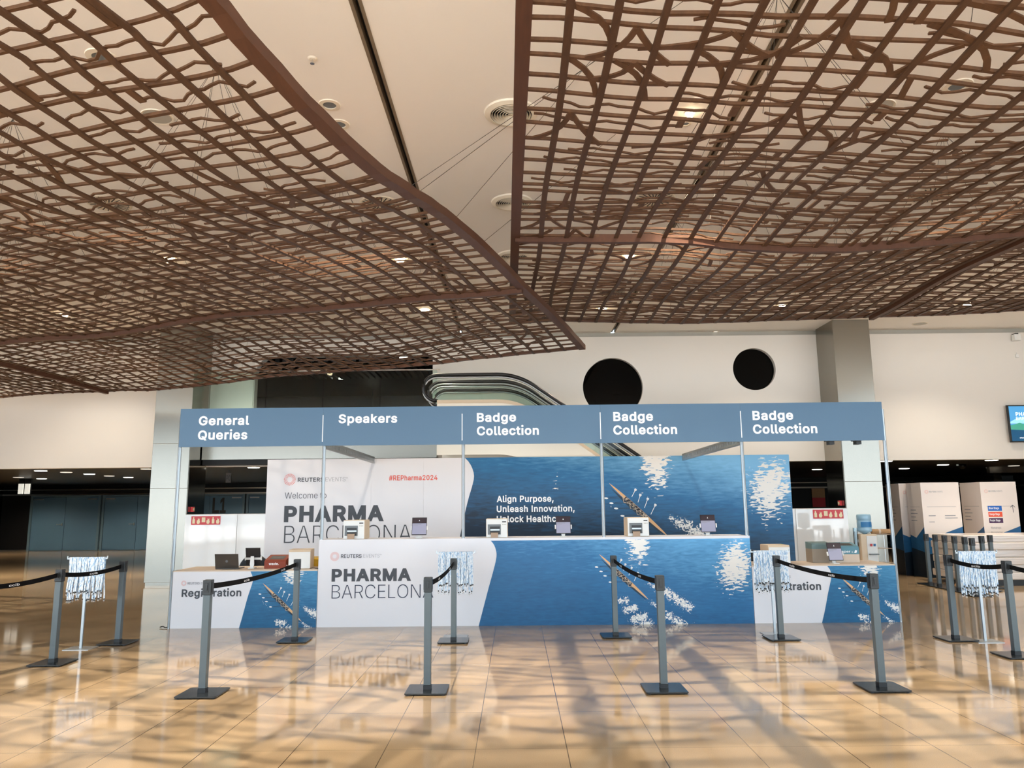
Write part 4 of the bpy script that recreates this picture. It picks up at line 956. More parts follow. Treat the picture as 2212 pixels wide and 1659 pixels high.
letter_px('lettering', '#REPharma2024', M_red, bw, YT, 840, 945, 1038, 1027, .03)
letter_px('lettering', 'Welcome to', M_inklight, bw, YT, 615, 705, 1077, 1064, -.006)
letter_px('lettering', 'PHARMA', M_ink, bw, YT, 613, 829, 1128, 1093, .075)
letter_px('lettering', 'BARCELONA', M_ink, bw, YT, 613, 889, 1173, 1136, -.022)
for tx, xl, xr, yb, yt in (('Align Purpose,', 1073, 1196, 1085, 1071), ('Unleash Innovation,', 1073, 1241.5, 1106.5, 1092.5), ('Unlock Healthcare', 1073, 1229, 1128.5, 1114.5)):
    letter_px('lettering', tx, M_letter, bw, YT, xl, xr, yb, yt, .044)

# ------------------------------------------------------------------ the stand: frame, header, counters
J = [-4.735, -2.712, -.745, 1.205, 3.185, 5.185]
ZH0, ZH1 = 2.462, 3.005
ZCT = 1.165; ZRT = .765
bf = thing('stand_frame', 'aluminium exhibition frame with a long blue header sign over the counters', 'exhibition frame', (0, YB, 0))
def pole(x, z0, y=YB + .045):
    mb = MB(); r = .024
    mb.prism([(x + r * cos(pi / 8 + k * pi / 4), y + r * sin(pi / 8 + k * pi / 4)) for k in range(8)], z0, ZH0 + .45, 'z')
    o = mb.build('pole', M_alu, bf)
    MB().box(x - .004, x + .004, y - r * .924 - .001, y - r * .924 + .002, z0 + .01, ZH0).build('groove', M_aludark, o)
for i, x in enumerate(J): pole(x + (.03 if i == 5 else -.012 if i == 0 else .012), 0 if i in (0, 5) else ZCT, YB + .045 if i not in (0, 5) else YB + .05)
texts = ['General\nQueries', 'Speakers', 'Badge\nCollection', 'Badge\nCollection', 'Badge\nCollection']
pos = [[(429, 538, 919, 899), (427, 534, 950, 930)], [(731, 858, 914.5, 895)], [(1030, 1115, 911.5, 892), (1030, 1164, 940.5, 921)], [(1325, 1411, 910, 890), (1325, 1463, 939, 919)], [(1626, 1714, 907.5, 887.5), (1627, 1766, 937, 917)]]
for i in range(5):
    p = MB().box(J[i] + (.0007 if i else -.0), J[i + 1] - .0007, YB - .022, YB + .0, ZH0, ZH1).build('header_panel', M_header, bf)
    for ln, (xl, xr, yb, yt) in zip(texts[i].split('\n'), pos[i]):
        letter_px('lettering', ln, M_letter, p, YB - .024, xl, xr, yb, yt, .050)
    if i: MB().box(J[i] - .006, J[i] + .006, YB - .0245, YB - .0225, ZH0 + .055, ZH1 - .11).build('divider_line', M_letter, p)
# top rail and perforated beams running back to the printed wall
MB().box(J[0], J[5], YB + .075, YB + .105, ZH0 + .02, ZH0 + .09).build('top_rail', M_alu, bf)
for x in (J[1] + .012, J[4] + .012):
    mb = MB(); y0, y1 = YB + .11, YP - .002; z0, z1 = 2.425, 2.55
    mb.box(x - .015, x + .015, y0, y1, z0, z0 + .035).box(x - .015, x + .015, y0, y1, z1 - .035, z1)
    n = 46
    for k in range(n + 1):
        yy = y0 + (y1 - y0 - .03) * k / n; mb.box(x - .011, x + .011, yy, yy + .038, z0 + .035, z1 - .035)
    mb.build('perforated_beam', M_alu, bf)
for x, y in ((1795, 953), (1853, 951)):
    p = at(x, y, YB + .14)
    MB().box(p.x - .035, p.x + .035, YB + .11, YB + .22, 2.42, ZH0 + .03).box(p.x - .09, p.x + .03, YB + .12, YB + .16, ZH0 + .0, ZH0 + .04).build('spotlight', M_black, bf)

def counter(label, x0, x1, zt, dep, lip, lipmat):
    t = thing('counter', label, 'counter', ((x0 + x1) / 2, YB, 0))
    MB().box(x0, x1, YB, YB + .018, 0, zt - lip).build('front_panel', M_white, t)
    MB().box(x0, x0 + .018, YB + .019, YB + dep, 0, zt - lip).build('side_panel', M_white, t)
    MB().box(x1 - .018, x1, YB + .019, YB + dep, 0, zt - lip).build('side_panel', M_white, t)
    MB().box(x0, x1, YB + .0, YB + dep, zt - lip, zt).build('counter_top', lipmat, t)
    return t
ca, cb = at(686.5, 1260, YB).x, at(1625, 1255, YB).x
ct = counter('long tall middle counter printed with big dark text and a rowing boat', ca, cb, ZCT, .58, .032, M_white)
zt = ZCT - .033; YC = YB - .002
b = bpts(YC, [(1034, 1351), (1046, 1306), (1056, 1268), (1067, 1228), (1072, 1206), (1072.5, 1195), (1070, 1184), (1066, 1175), (1060, 1168)])
b[0] = (b[0][0], 0); b[-1] = (b[-1][0], zt)
UC = YC / F * 1.2 ** -1
M_wC = water_mat('lake print counter', srgb(20, 72, 112), srgb(38, 110, 162), srgb(108, 182, 232), UC)
bo = at(1294.5, 1197.5, YC)
lake_print(ct, M_wC, YC, curve_pts(b), cb - .001, (bo.x, bo.z), UC, lambda fx, fz: .22 + .30 * fz + .42 * fx ** 1.6 * (.25 + .75 * fz), [(100, -38, 40, 80, 0, .70), (341, 30, 56, 80, .25, .70)])
YT = YB - .004
dotted_ring('ring_mark', ct, at(723, 1202, YT).x, at(723, 1202, YT).z, 9.3 * YT / F, YT, M_redpale)
letter_px('lettering', 'REUTERS', M_ink, ct, YT, 736.5, 781, 1205.5, 1197.5, .03)
letter_px('lettering', 'EVENTS', M_inkgrey, ct, YT, 785, 820, 1204.5, 1197, -.022)
letter_px('lettering', 'TM', M_inkgrey, ct, YT, 820.5, 824, 1199.2, 1197)
letter_px('lettering', 'PHARMA', M_ink, ct, YT, 716, 888, 1256.5, 1229, .075)
letter_px('lettering', 'BARCELONA', M_inknavy, ct, YT, 716, 936, 1293, 1264, -.022)

def reg_counter(label, x0, x1, bound, bow, mark, full):
    t = counter(label, x0, x1, ZRT, .75, .016, M_cardpale)
    b = bpts(YC, bound); b[0] = (b[0][0], 0); b[-1] = (b[-1][0], ZRT - .017)
    u = YC / F * .70
    m = water_mat('lake print low counter', srgb(18, 62, 96), srgb(30, 104, 150), srgb(90, 168, 214), u)
    o_ = at(*bow, YC)
    lake_print(t, m, YC, curve_pts(b), x1 - .001, (o_.x, o_.z), u, lambda fx, fz: .34 + .26 * fz + .16 * fx * fz, [(90, -32, 40, 50, 0, .68)])
    mx, my, xr = mark
    dotted_ring('ring_mark', t, at(mx, my, YT).x, at(mx, my, YT).z, 5.4 * YT / F, YT, M_redpale)
    letter_px('lettering', 'REUTERS', M_inkgrey, t, YT, mx + 8, mx + 34, my + 2.6, my - 2.4, .03)
    letter_px('lettering', 'EVENTS', M_inkgrey, t, YT, mx + 37, mx + 58, my + 2.2, my - 2.6)
    letter_px('lettering', 'Registration', M_ink, t, YT, mx - 5, mx + 124, my + 29.5, my + 13, .045)
    return t
reg_counter('low counter at the left end printed Registration, with laptop and box on it', J[0] + .022, ca - .006, [(516, 1361), (524, 1330), (535, 1290), (544, 1263), (546.5, 1252), (545, 1244), (541, 1236)], (568, 1260), (397, 1260, 0), 1)
reg_counter('low counter at the right end printed Registration, partly behind hanging lanyards', cb + .006, J[5], [(1776, 1348), (1782, 1318), (1789, 1280), (1795, 1252), (1796, 1242), (1793, 1231), (1787, 1221)], (1817, 1247.5), (1650, 1246, 0), 0)

# ------------------------------------------------------------------ belt barriers
def make_stanchion():
    t = thing('barrier_post', 'x', 'barrier post')
    b = MB().prism([(-.18, -.165), (-.165, -.18), (.165, -.18), (.18, -.165), (.18, .165), (.165, .18), (-.165, .18), (-.18, .165)], .008, .020, 'z')
    o = b.build('base_plate', M_base, t, bevel=.003)
    for sx in (-1, 1):
        for sy in (-1, 1): MB().lathe([(.014, 0), (.014, .008)], (sx * .15, sy * .15, 0), 10).build('rubber_foot', M_black, o)
    MB().box(-.034, .034, -.034, .034, .020, .055).build('collar', M_black, t)
    MB().box(-.031, .031, -.031, .031, .055, .845).build('post', M_post, t, bevel=.003)
    h = MB().box(-.037, .037, -.037, .037, .845, .975).build('belt_head', M_cap, t, bevel=.004)
    MB().box(-.020, .020, -.040, -.0372, .868, .955).build('slot', M_black, h)
    MB().box(-.007, .007, -.047, -.040, .885, .945).box(-.012, .012, -.046, -.040, .93, .942).build('latch', M_cap, h)
    MB().box(-.020, .020, .0372, .040, .868, .955).build('slot', M_black, h)
    MB().box(.0372, .040, -.020, .020, .868, .955).build('slot', M_black, h)
    MB().box(-.040, -.0372, -.020, .020, .868, .955).build('slot', M_black, h)
    return t
ST = {'S0': (-4.98, 6.93), 'S1': (-4.91, 8.32), 'S2': (-4.84, 9.51), 'S3': (-2.753, 6.93), 'S4': (-2.71, 9.56), 'S5': (-.794, 6.98), 'S6': (-.763, 9.43), 'S7': (1.217, 9.69), 'S8': (1.280, 6.95),
      'S9': (3.162, 9.42), 'S10': (3.172, 6.93), 'S11': (5.155, 9.26), 'S12': (5.215, 8.26), 'S13': (5.25, 6.9)}
SL_ = {'S0': 'belt barrier post just outside the picture on the left', 'S1': 'leftmost belt barrier post, on the empty floor in front of the left lanyard rack',
       'S2': 'belt barrier post right beside the leftmost lanyard rack', 'S3': 'front belt barrier post before the left Registration counter', 'S4': 'rear belt barrier post before the right half of the left Registration counter',
       'S5': 'front belt barrier post covering the last letter of the big counter word', 'S6': 'rear belt barrier post standing before the middle lanyard rack', 'S7': 'rear belt barrier post in front of the rowing boat on the long counter',
       'S8': 'front belt barrier post with its belt going back towards the printed boat', 'S9': 'rear belt barrier post standing before the lanyard rack at the right Registration counter',
       'S10': 'front belt barrier post before the right end of the stand', 'S11': 'belt barrier post left of the far right lanyard rack', 'S12': 'rightmost belt barrier post, cut by the picture edge', 'S13': 'belt barrier post just outside the picture on the right'}
proto = make_stanchion(); posts = {}
for i, (k, (x, y)) in enumerate(ST.items()):
    o = proto if i == 0 else copy_tree(proto)
    o['label'] = SL_[k]; o['group'] = 'belt barrier posts in front of the stand'; posts[k] = o
for k, (x, y) in ST.items(): posts[k].location = (x, y, 0)
# barrier posts stored in a row at the right
stored = []
for i in range(5): stored.append((8.13 - .02 * i, 15.3 - .36 * i))
stored += [(7.93, 13.44), (8.53, 14.15), (8.93, 14.55)]
for i, (x, y) in enumerate(stored):
    o = copy_tree(proto); o.location = (x, y, 0); o['group'] = 'stored belt barrier posts'
    o['label'] = ('stored belt barrier post, ' + ['leftmost and farthest of the row beside the dark sign towers', 'second from the left in the row', 'third from the left in the row', 'fourth from the left in the row', 'fifth from the left, nearest the camera'][i]) if i < 5 else \
        'stored belt barrier post, ' + ['leftmost of three rising behind the far right lanyard rack', 'middle of three rising behind the far right lanyard rack', 'rightmost of three rising behind the far right lanyard rack'][i - 5]

def belt(k0, k1, sag=.035):
    """webbing pulled from post k0 to post k1"""
    a = Vector((*ST[k0], .915)); b = Vector((*ST[k1], .915)); d = (b - a); Ln = d.length; d /= Ln
    a = a + d * .04; b = b - d * .04; n = 20; w = .024
    nrm = Vector((-d.y, d.x, 0)) * .0008; P = []
    for i in range(n + 1):
        u = i / n; p = a.lerp(b, u); p.z -= sag * 4 * u * (1 - u); P.append(p)
    vs = []; fs = []
    for p in P: vs += [p - nrm - Vector((0, 0, w)), p + nrm - Vector((0, 0, w)), p + nrm + Vector((0, 0, w)), p - nrm + Vector((0, 0, w))]
    for i in range(n):
        for j in range(4): fs.append((i * 4 + j, i * 4 + (j + 1) % 4, i * 4 + 4 + (j + 1) % 4, i * 4 + 4 + j))
    fs += [(0, 1, 2, 3), tuple(range(n * 4, n * 4 + 4))]
    o = MB().add(vs, fs).build('belt', M_belt, posts[k0])
    # white mark printed along the belt, on the side that faces the camera
    side = Vector((d.y, -d.x, 0))
    if side.dot(CAM0 - (a + b) / 2) < 0: side = -side
    right = Vector((0, 0, 1)).cross(side)
    for u in ([.22, .66] if Ln > 1.6 else [.5]):
        i = int(u * n); p = P[i]; tz = ((P[i + 1] - P[i]).normalized()) * (1 if right.dot(d) > 0 else -1)
        M = Matrix(((tz.x, -side.x, 0, p.x), (tz.y, -side.y, 0, p.y), (tz.z, 0, 1, p.z), (0, 0, 0, 1)))
        lettering('belt_mark', 'ccib', M_letter, o, -.075, .075, -.011, .022, -.0022, .02, M=M)
for a, b in (('S0', 'S1'), ('S2', 'S1'), ('S4', 'S3'), ('S6', 'S5'), ('S7', 'S8'), ('S9', 'S10'), ('S11', 'S12'), ('S12', 'S13')): belt(a, b)
# ------------------------------------------------------------------ lanyard racks
random.seed(21)
def ribbon(Ln, w, wav):
    mb = MB(); n = 8; vs = []; fs = []
    for i in range(n + 1):
        u = i / n; z = -Ln * u; y = wav * sin(u * 5) * u; x = wav * .8 * sin(u * 4 + 1) * u
        vs += [(x - w / 2, y - .0012, z), (x + w / 2, y - .0012, z), (x + w / 2, y + .0012, z), (x - w / 2, y + .0012, z)]
    for i in range(n):
        for j in range(4): fs.append((i * 4 + j, i * 4 + (j + 1) % 4, i * 4 + 4 + (j + 1) % 4, i * 4 + 4 + j))
    fs += [(3, 2, 1, 0), tuple(range(n * 4, n * 4 + 4))]
    return mb.add(vs, fs), (wav * .8 * sin(5) , wav * sin(5), -Ln)
def make_lanyard(Ln, wav):
    t = thing('lanyard', 'x', 'lanyard')
    mb, e = ribbon(Ln, .0165, wav); mb.build('strap', M_lanyard, t)
    mb2 = MB().box(-.0085, .0085, -.004, .010, -.004, .004); mb2.build('fold', M_lanyard, t)
    x, y, z = e
    x = wav * .8 * sin(5)
    c = MB().box(x - .006, x + .006, y - .004, y + .004, z - .016, z).build('crimp', M_black, t)
    MB().tube([(x + .008 * sin(a), y, z - .026 + .011 * cos(a)) for a in [2 * pi * k / 8 for k in range(8)]], .0022, 5, True).build('clip', M_chrome, t)
    return t
prot = [make_lanyard(.385, .010), make_lanyard(.395, -.012), make_lanyard(.465, .012), make_lanyard(.475, -.010)]
used = [0, 0, 0, 0]
def lanyard_rack(label, group, lanlabel, X, Y, wid, ztop, rot=0):
    t = thing('lanyard_rack', label, 'rack', (X, Y, 0))
    MB().box(-.15, .15, -.12, .12, 0, .006).build('base_plate', M_alu, t, local=True)
    MB().box(-.014, .014, -.010, .010, .006, ztop - .008).build('upright', M_alu, t, local=True)
    MB().box(-wid / 2 - .03, wid / 2 + .03, -.007, .007, ztop - .008, ztop + .006).build('crossbar', M_alu, t, local=True)
    for s in (-1, 1): MB().box(s * (wid / 2 + .028) - .005, s * (wid / 2 + .028) + .005, -.006, .006, ztop + .006, ztop + .03).build('end_stop', M_alu, t, local=True)
    n = int(wid / .0182)
    for layer in (0, 1):
        for i in range(n):
            k = layer * 2 + random.randint(0, 1) if True else 0
            o = prot[k] if not used[k] else copy_tree(prot[k]); used[k] = 1
            yy = Y + (-.014 if layer == 0 else .014)
            o.location = (X - wid / 2 + (i + .5) * wid / n + (.004 if layer else 0), yy, ztop + .0105 + random.uniform(0, .003))
            o.rotation_euler = (0, random.uniform(-.02, .02), random.uniform(-.25, .25) + (pi if layer else 0))
            s_ = random.uniform(.96, 1.05); o.scale = (1, 1, s_)
            o['label'] = lanlabel; o['group'] = group
p = at(212, 1206, 8.95); lanyard_rack('lanyard rack on a thin stand at the far left, beside a belt barrier post', 'lanyards on the far left rack', 'pale blue dashed lanyard hanging on the far left rack', -5.115, 9.2, .42, 1.03)
p = at(984, 1193, 9.75); lanyard_rack('lanyard rack in front of the white part of the long counter', 'lanyards on the middle rack', 'pale blue dashed lanyard hanging on the rack before the long counter', p.x, 9.78, .43, p.z - .01)
p = at(1663, 1190, 9.75); lanyard_rack('lanyard rack covering the first letters on the right Registration counter', 'lanyards on the rack at the right Registration counter', 'pale blue dashed lanyard hanging on the rack before the right Registration counter', p.x + .0, 9.75, .43, p.z - .01)
p = at(2105, 1192, 9.12); lanyard_rack('lanyard rack at the far right, between two belt barrier posts', 'lanyards on the far right rack', 'pale blue dashed lanyard hanging on the far right rack', p.x + .03, 9.14, .43, p.z - .01)

# ------------------------------------------------------------------ things on the counters
def make_printer():
    t = thing('badge_printer', 'x', 'printer')
    W_, D_, H_ = .30, .36, .262
    b = MB().prism([(-.18, 0), (.18, 0), (.18, H_ - .03), (.165, H_), (-.165, H_), (-.18, H_ - .02)], -W_ / 2, W_ / 2, 'x').build('housing', M_cream, t, bevel=.006)
    f = MB().box(-W_ / 2 + .004, W_ / 2 - .004, -.190, -.1795, .006, H_ - .006).build('front_cover', M_whitepl, t, bevel=.003)
    MB().box(-W_ / 2 + .004, W_ / 2 - .004, .1795, .188, .006, H_ - .03).build('rear_cover', M_whitepl, t, bevel=.003)
    o = MB()
    x0, x1, z0, z1 = -.125, .055, .045, .185
    o.box(x0, x0 + .03, -.198, -.1905, z0, z1).box(x1 - .012, x1, -.198, -.1905, z0, z1).box(x0 + .03, x1 - .012, -.198, -.1905, z1 - .03, z1)
    o.build('outlet_frame', M_greypl, t)
    MB().box(x0 + .03, x1 - .012, -.1935, -.1905, z0, z1 - .03).build('outlet_recess', M_black, t)
    MB().box(x0 + .035, x1 - .016, -.206, -.1936, z0 + .055, z0 + .075).build('cutter_bar', M_alu, t)
    MB().add([(-.085, -.194, .075), (.02, -.194, .075), (.02, -.22, .07), (-.085, -.22, .07), (-.08, -.232, .001), (.015, -.232, .001)], [(0, 1, 2, 3), (3, 2, 5, 4)]).build('paper_strip', M_paper, t)
    MB().box(.075, .13, -.1925, -.1902, .212, .226).build('display', M_black, t)
    mb = MB()
    for k in range(3): mb.box(.078 + k * .02, .09 + k * .02, -.1922, -.1902, .175, .187)
    mb.build('buttons', M_grey, t)
    return t
pr0 = make_printer()
def place_printer(i, px, Y, z, rz, label, grp, sticker):
    o = pr0 if i == 0 else copy_tree(pr0)
    o.location = (at(px, 1160, Y).x, Y, z); o.rotation_euler = (0, 0, rz); o['label'] = label; o['group'] = grp; return o
spots = []
for i, (px, label, st) in enumerate(((770, 'white badge printer under the Speakers sign, in front of the big wall letters', 1), (1074, 'white badge printer under the first Badge Collection sign, covering the white slogan', 1), (1375, 'white badge printer under the fourth sign, covering the printed rowing boat', 0))):
    spots.append((i, px, 10.90, ZCT, 0, label, st))
spots.append((3, 653, 10.93, ZRT, pi + .12, 'white badge printer seen from behind, beside the waste box on the left Registration counter', 0))
spots.append((4, 1672, 10.95, ZRT, pi, 'white badge printer hidden behind hanging lanyards on the right Registration counter', 0))
made = [pr0] + [copy_tree(pr0) for _ in spots[1:]]
for o, (i, px, Y, z, rz, label, st) in zip(made, spots):
    o.location = (at(px, 1160, Y).x, Y, z); o.rotation_euler = (0, 0, rz); o['label'] = label; o['group'] = 'badge printers on the counters'
    if st: MB().box(-.02 + .05, .02 + .05, -.10, -.04, .2621, .2629).build('sticky_note', M_lime, o, local=True)
for o in (made[4],): MB().box(-.14, -.10, -.10, -.04, .2621, .2629).build('sticky_note', M_lime, o, local=True)

def make_tablet():
    t = thing('tablet_on_stand', 'x', 'tablet')
    a = radians(14); M = Matrix.Translation((0, -.02, .165)) @ Matrix.Rotation(-a, 4, 'X')
    s = MB().box(-.045, .045, -.05, .06, 0, .012).build('stand_foot', M_whitepl, t, bevel=.004)
    MB().prism([(-.022, .012), (.022, .012), (.03, .06), (.022, .17), (-.022, .17), (-.03, .06)], .012, .024).build('stand_neck', M_whitepl, t)
    b = MB().box(-.105, .105, -.004, .004, -.125, .125, M).build('tablet_body', M_tablet, t, bevel=.003)
    s = MB().box(-.098, .098, -.0056, -.0042, -.115, .04, M).build('screen', M_screen, b)
    MB().box(-.098, .098, -.0056, -.0042, .0402, .116, M).build('screen_picture', M_screentop, b)
    mb = MB(); mb.box(-.088, .03, -.0062, -.0057, .022, .030, M).box(-.088, -.02, -.0062, -.0057, .006, .011, M); mb.build('screen_lines', M_inkgrey, b)
    MB().prism([(-.008, .072), (.008, .072), (0, .094)], -.0062, -.0057, 'y', M).build('screen_icon', M_letter, b)
    for sx in (-1, 1): MB().box(sx * .112 - .008, sx * .112 + .008, -.007, .010, -.055, .0, M).build('holder_clip', M_whitepl, t)
    MB().box(-.105, .105, .0045, .010, -.045, -.015, M).build('holder_arm', M_whitepl, t)
    return t
tb0 = make_tablet()
tabs = [(906, 10.86, ZCT, 0, 0, 'tablet on a white stand under the Speakers sign, right of the printer'), (1217, 10.86, ZCT, 0, 0, 'tablet on a white stand hiding the end of the white slogan'),
        (1530, 10.86, ZCT, 0, .06, 'slightly tilted tablet on a white stand beside the printed white foam'), (548, 10.92, ZRT, pi, 0, 'dark tablet seen from behind on a white holder, next to the laptop'),
        (1799, 10.80, ZRT, .12, .10, 'tilted tablet on the right Registration counter in front of the paper box')]
made = [tb0] + [copy_tree(tb0) for _ in tabs[1:]]
for o, (px, Y, z, rz, ry, label) in zip(made, tabs):
    o.location = (at(px, 1160, Y).x, Y, z); o.rotation_euler = (0, 0, rz); o['label'] = label; o['group'] = 'tablets on the counters'
# laptop
p = at(489, 1235, 10.80)
lp = thing('laptop', 'open dark laptop seen from behind at the left end of the left Registration counter', 'laptop', (p.x, 10.82, ZRT))
MB().box(-.165, .165, .0, .225, 0, .014).build('keyboard_base', M_laptop, lp, bevel=.003, local=True)
M = Matrix.Translation((0, .002, .014)) @ Matrix.Rotation(radians(14), 4, 'X')
ld = MB().box(-.165, .165, -.006, .001, 0, .205, M).build('lid', M_laptop, lp, bevel=.003, local=True)
l2 = MB().lathe([(.004, 0), (.018, .0), (.018, .0006), (.004, .0006)], (0, 0, 0), 20)
l2.v = [tuple(M @ Matrix.Translation((0, -.0062, .10)) @ Matrix.Rotation(pi / 2, 4, 'X') @ Vector(v)) for v in l2.v]
l2.build('round_badge', M_greypl, ld, local=True)
# card boxes for recycling
M_greycard = mat('grey card', srgb(150, 138, 124), .75)
def card_box(name, label, X, Y, w, d, hf, hb, m_low, m_top, split, text=None, textm=None, slot=True):
    t = thing(name, label, 'box', (X, Y, ZRT))
    zl = min(split, hf)
    MB().box(-w / 2, w / 2, -d / 2, d / 2, 0, zl).build('box_body', m_low, t, local=True)
    MB().prism([(-d / 2, zl + .0005), (d / 2, zl + .0005), (d / 2, hb), (-d / 2 + .02, hf + .02), (-d / 2, hf)], -w / 2, w / 2, 'x').build('box_lid', m_top, t, local=True)
    if slot:
        k = (hb - hf - .02) / (d - .02)
        y0, y1 = -d / 2 + .06, d / 2 - .06; f = lambda y: hf + .02 + k * (y + d / 2 - .02) + .001
        MB().poly([(-w / 2 + .05, y0, f(y0)), (w / 2 - .05, y0, f(y0)), (w / 2 - .05, y1, f(y1)), (-w / 2 + .05, y1, f(y1))]).build('opening', M_black, t, local=True)
    return t
p = at(598, 1226, 10.84)
wb = card_box('waste_box', 'red brown card waste box with dark opening on the left Registration counter', p.x - .03, 10.98, .30, .27, .095, .175, M_waste, M_waste, .05)
letter_px('lettering', 'waste.', M_letter, wb, 10.98 - .1362, 580.5, 602, 1220.5, 1215, .03)
p = at(604, 1232, 10.84); lettering('lettering', '+', M_letter, wb, p.x + .085, p.x + .11, .80, .02, 10.98 - .1362, .02)
p = at(686, 1220, 11.26)
yb_ = card_box('recycling_box', 'yellow card box half hidden behind the end of the long counter', -2.925, 11.255, .34, .16, .10, .135, M_yellow, M_yellow, .05)
MB().prism([(-.02 + .12, .06), (.045 + .12, .06), (.012 + .12, .10)], -.0815, -.0805, 'y').build('dark_triangle', M_black, yb_, local=True)
p = at(1832, 1217, 10.98)
pb = card_box('paper_box', 'pale card box with teal lid printed paper on the right Registration counter', p.x, 11.10, .335, .25, .205, .27, M_cardpale, M_teal, .115)
letter_px('lettering', 'paper', M_letter, pb, 11.10 - .1262, 1813, 1837, 1194, 1189, .03)
letter_px('lettering', '+', M_letter, pb, 11.10 - .1262, 1839.5, 1843, 1194, 1190, .03)
mk = MB().prism([(.095, .135), (.125, .13), (.14, .165), (.115, .175)], -.1268, -.1255, 'y').build('tag_mark', M_letter, pb, local=True)
p = at(1775, 1217, 11.2)
card_box('card_box', 'grey card box with dull teal lid, left of the paper box behind the tablet', p.x - .07, 11.1, .28, .24, .25, .285, M_greycard, M_tealdk, .19, slot=False)
# cables
tag(MB().tube([(at(672, 1228, 10.8).x + .03 * k, 10.73 + .02 * sin(k * 1.3), ZRT + .005 + .004 * (1 + sin(k))) for k in range(7)], .0045, 6).build('power_cable', M_black), 'short black cable lying by the printer on the left Registration counter', 'cable')
q = atz(360, 1357, 0)
tag(MB().tube([(q.x + .10 - .02 * k, q.y + .03 * sin(k * .9), .008 + .012 * abs(sin(k * .6))) for k in range(11)], .007, 6).build('floor_cable', M_black), 'black cable end on the floor at the left foot of the stand', 'cable')

# office chairs behind the low counters, only their backs show
def make_chair():
    t = thing('office_chair', 'x', 'chair')
    mb = MB(); vs = []
    out = [(.24 * cos(a) * (1 if sin(a) > 0 else .92), .64 + .02 + .24 * max(-.9, sin(a)) * 1.0) for a in [2 * pi * k / 24 for k in range(24)]]
    mb.prism(out, .20, .245).build('backrest', M_black, t, bevel=.012)
    MB().prism([(.23 * cos(a), .22 * sin(a) - .02) for a in [2 * pi * k / 20 for k in range(20)]], .42, .48, 'z').build('seat', M_black, t, bevel=.012)
    MB().box(-.03, .03, .17, .255, .36, .62).build('back_bracket', M_black, t)
    MB().box(-.05, .05, -.05, .20, .385, .418).build('seat_plate', M_black, t)
    MB().lathe([(.025, .09), (.025, .385)], (0, 0, 0), 12).build('gas_lift', M_chrome, t)
    for k in range(5):
        a = 2 * pi * k / 5
        l = MB().sweep([(0, 0, .09), (.27 * cos(a), .27 * sin(a), .065)], .04, .03).build('foot', M_black, t)
        MB().lathe([(.012, 0), (.026, .008), (.026, .042), (.012, .05)], (.27 * cos(a), .27 * sin(a), 0), 10).build('castor', M_black, l)
    return t
ch = make_chair(); c2 = copy_tree(ch)
ch.location = (at(546, 1215, 11.85).x, 12.15, 0); ch.rotation_euler = (0, 0, pi); ch['label'] = 'black office chair with round back behind the left Registration counter'
c2.location = (at(1628, 1185, 11.85).x, 12.15, 0); c2.rotation_euler = (0, 0, pi); c2['label'] = 'black office chair behind the lanyards at the right Registration counter'
for o in (ch, c2): o['group'] = 'office chairs behind the counters'

# ------------------------------------------------------------------ hydrant cabinets, signs, call points
def cabinet(label, x0, x1, seam, side):
    t = thing('hydrant_cabinet', label, 'cabinet', ((x0 + x1) / 2, 16.5, 0))
    MB().box(x0, x1, 16.47, YW - .01, 0, 1.485).build('cabinet_body', M_white, t)
    MB().box(x0 + .004, seam - .004, 16.452, 16.468, .02, 1.48).build('glossy_door', M_whitegl, t, bevel=.004)
    MB().box(seam + .004, x1 - .004, 16.452, 16.468, .02, 1.48).build('glossy_door', M_whitegl, t, bevel=.004)
    return t
YF = 16.45
cabinet('white glossy low cabinet between the left column and the printed wall, red sign on it', -7.118, -5.0, at(511, 1150, YF).x, 0)
cabinet('white glossy low cabinet between the printed wall and the right column, red sign on it', at(1708, 1150, YF).x, 7.118, at(1721, 1150, YF).x, 1)
def fire_sign(label, xl, xr, yt, yb):
    a = at(xl, yb, YF - .004); b = at(xr, yt, YF - .004); w = b.x - a.x; h = b.z - a.z; y = YF - .0045
    t = thing('fire_sign', label, 'sign', ((a.x + b.x) / 2, y, a.z))
    MB().box(a.x, b.x, y, y + .0055, a.z, b.z).build('sign_plate', M_signred, t)
    yy = y - .001
    for k in range(3):
        x0 = a.x + w * (k + .08) / 3; s = h; mb = MB()
        if k == 1: mb.poly([(x0, yy, a.z + .3 * s), (x0 + .42 * s, yy, a.z + .3 * s), (x0 + .42 * s, yy, a.z + .85 * s), (x0, yy, a.z + .85 * s)])
        else:
            mb.poly([(x0 + .05 * s, yy, a.z + .15 * s), (x0 + .35 * s, yy, a.z + .15 * s), (x0 + .35 * s, yy, a.z + .6 * s), (x0 + .25 * s, yy, a.z + .72 * s), (x0 + .25 * s, yy, a.z + .88 * s), (x0 + .12 * s, yy, a.z + .88 * s), (x0 + .12 * s, yy, a.z + .72 * s), (x0 + .05 * s, yy, a.z + .6 * s)])
        mb.build('pictogram', M_signcream, t)
        fx = x0 + .62 * s
        MB().poly([(fx + u * s, yy, a.z + v * s) for u, v in ((0, .12), (.25, .12), (.33, .35), (.26, .55), (.28, .75), (.16, .62), (.1, .82), (.04, .5), (-.04, .55), (-.07, .3))]).build('flame_mark', M_signcream, t)
fire_sign('red fire equipment sign with three cream pictograms on the left white cabinet', 412.5, 476.5, 1114.5, 1134)
fire_sign('red fire equipment sign with three cream pictograms on the right white cabinet', 1757, 1821, 1100.5, 1120.5)
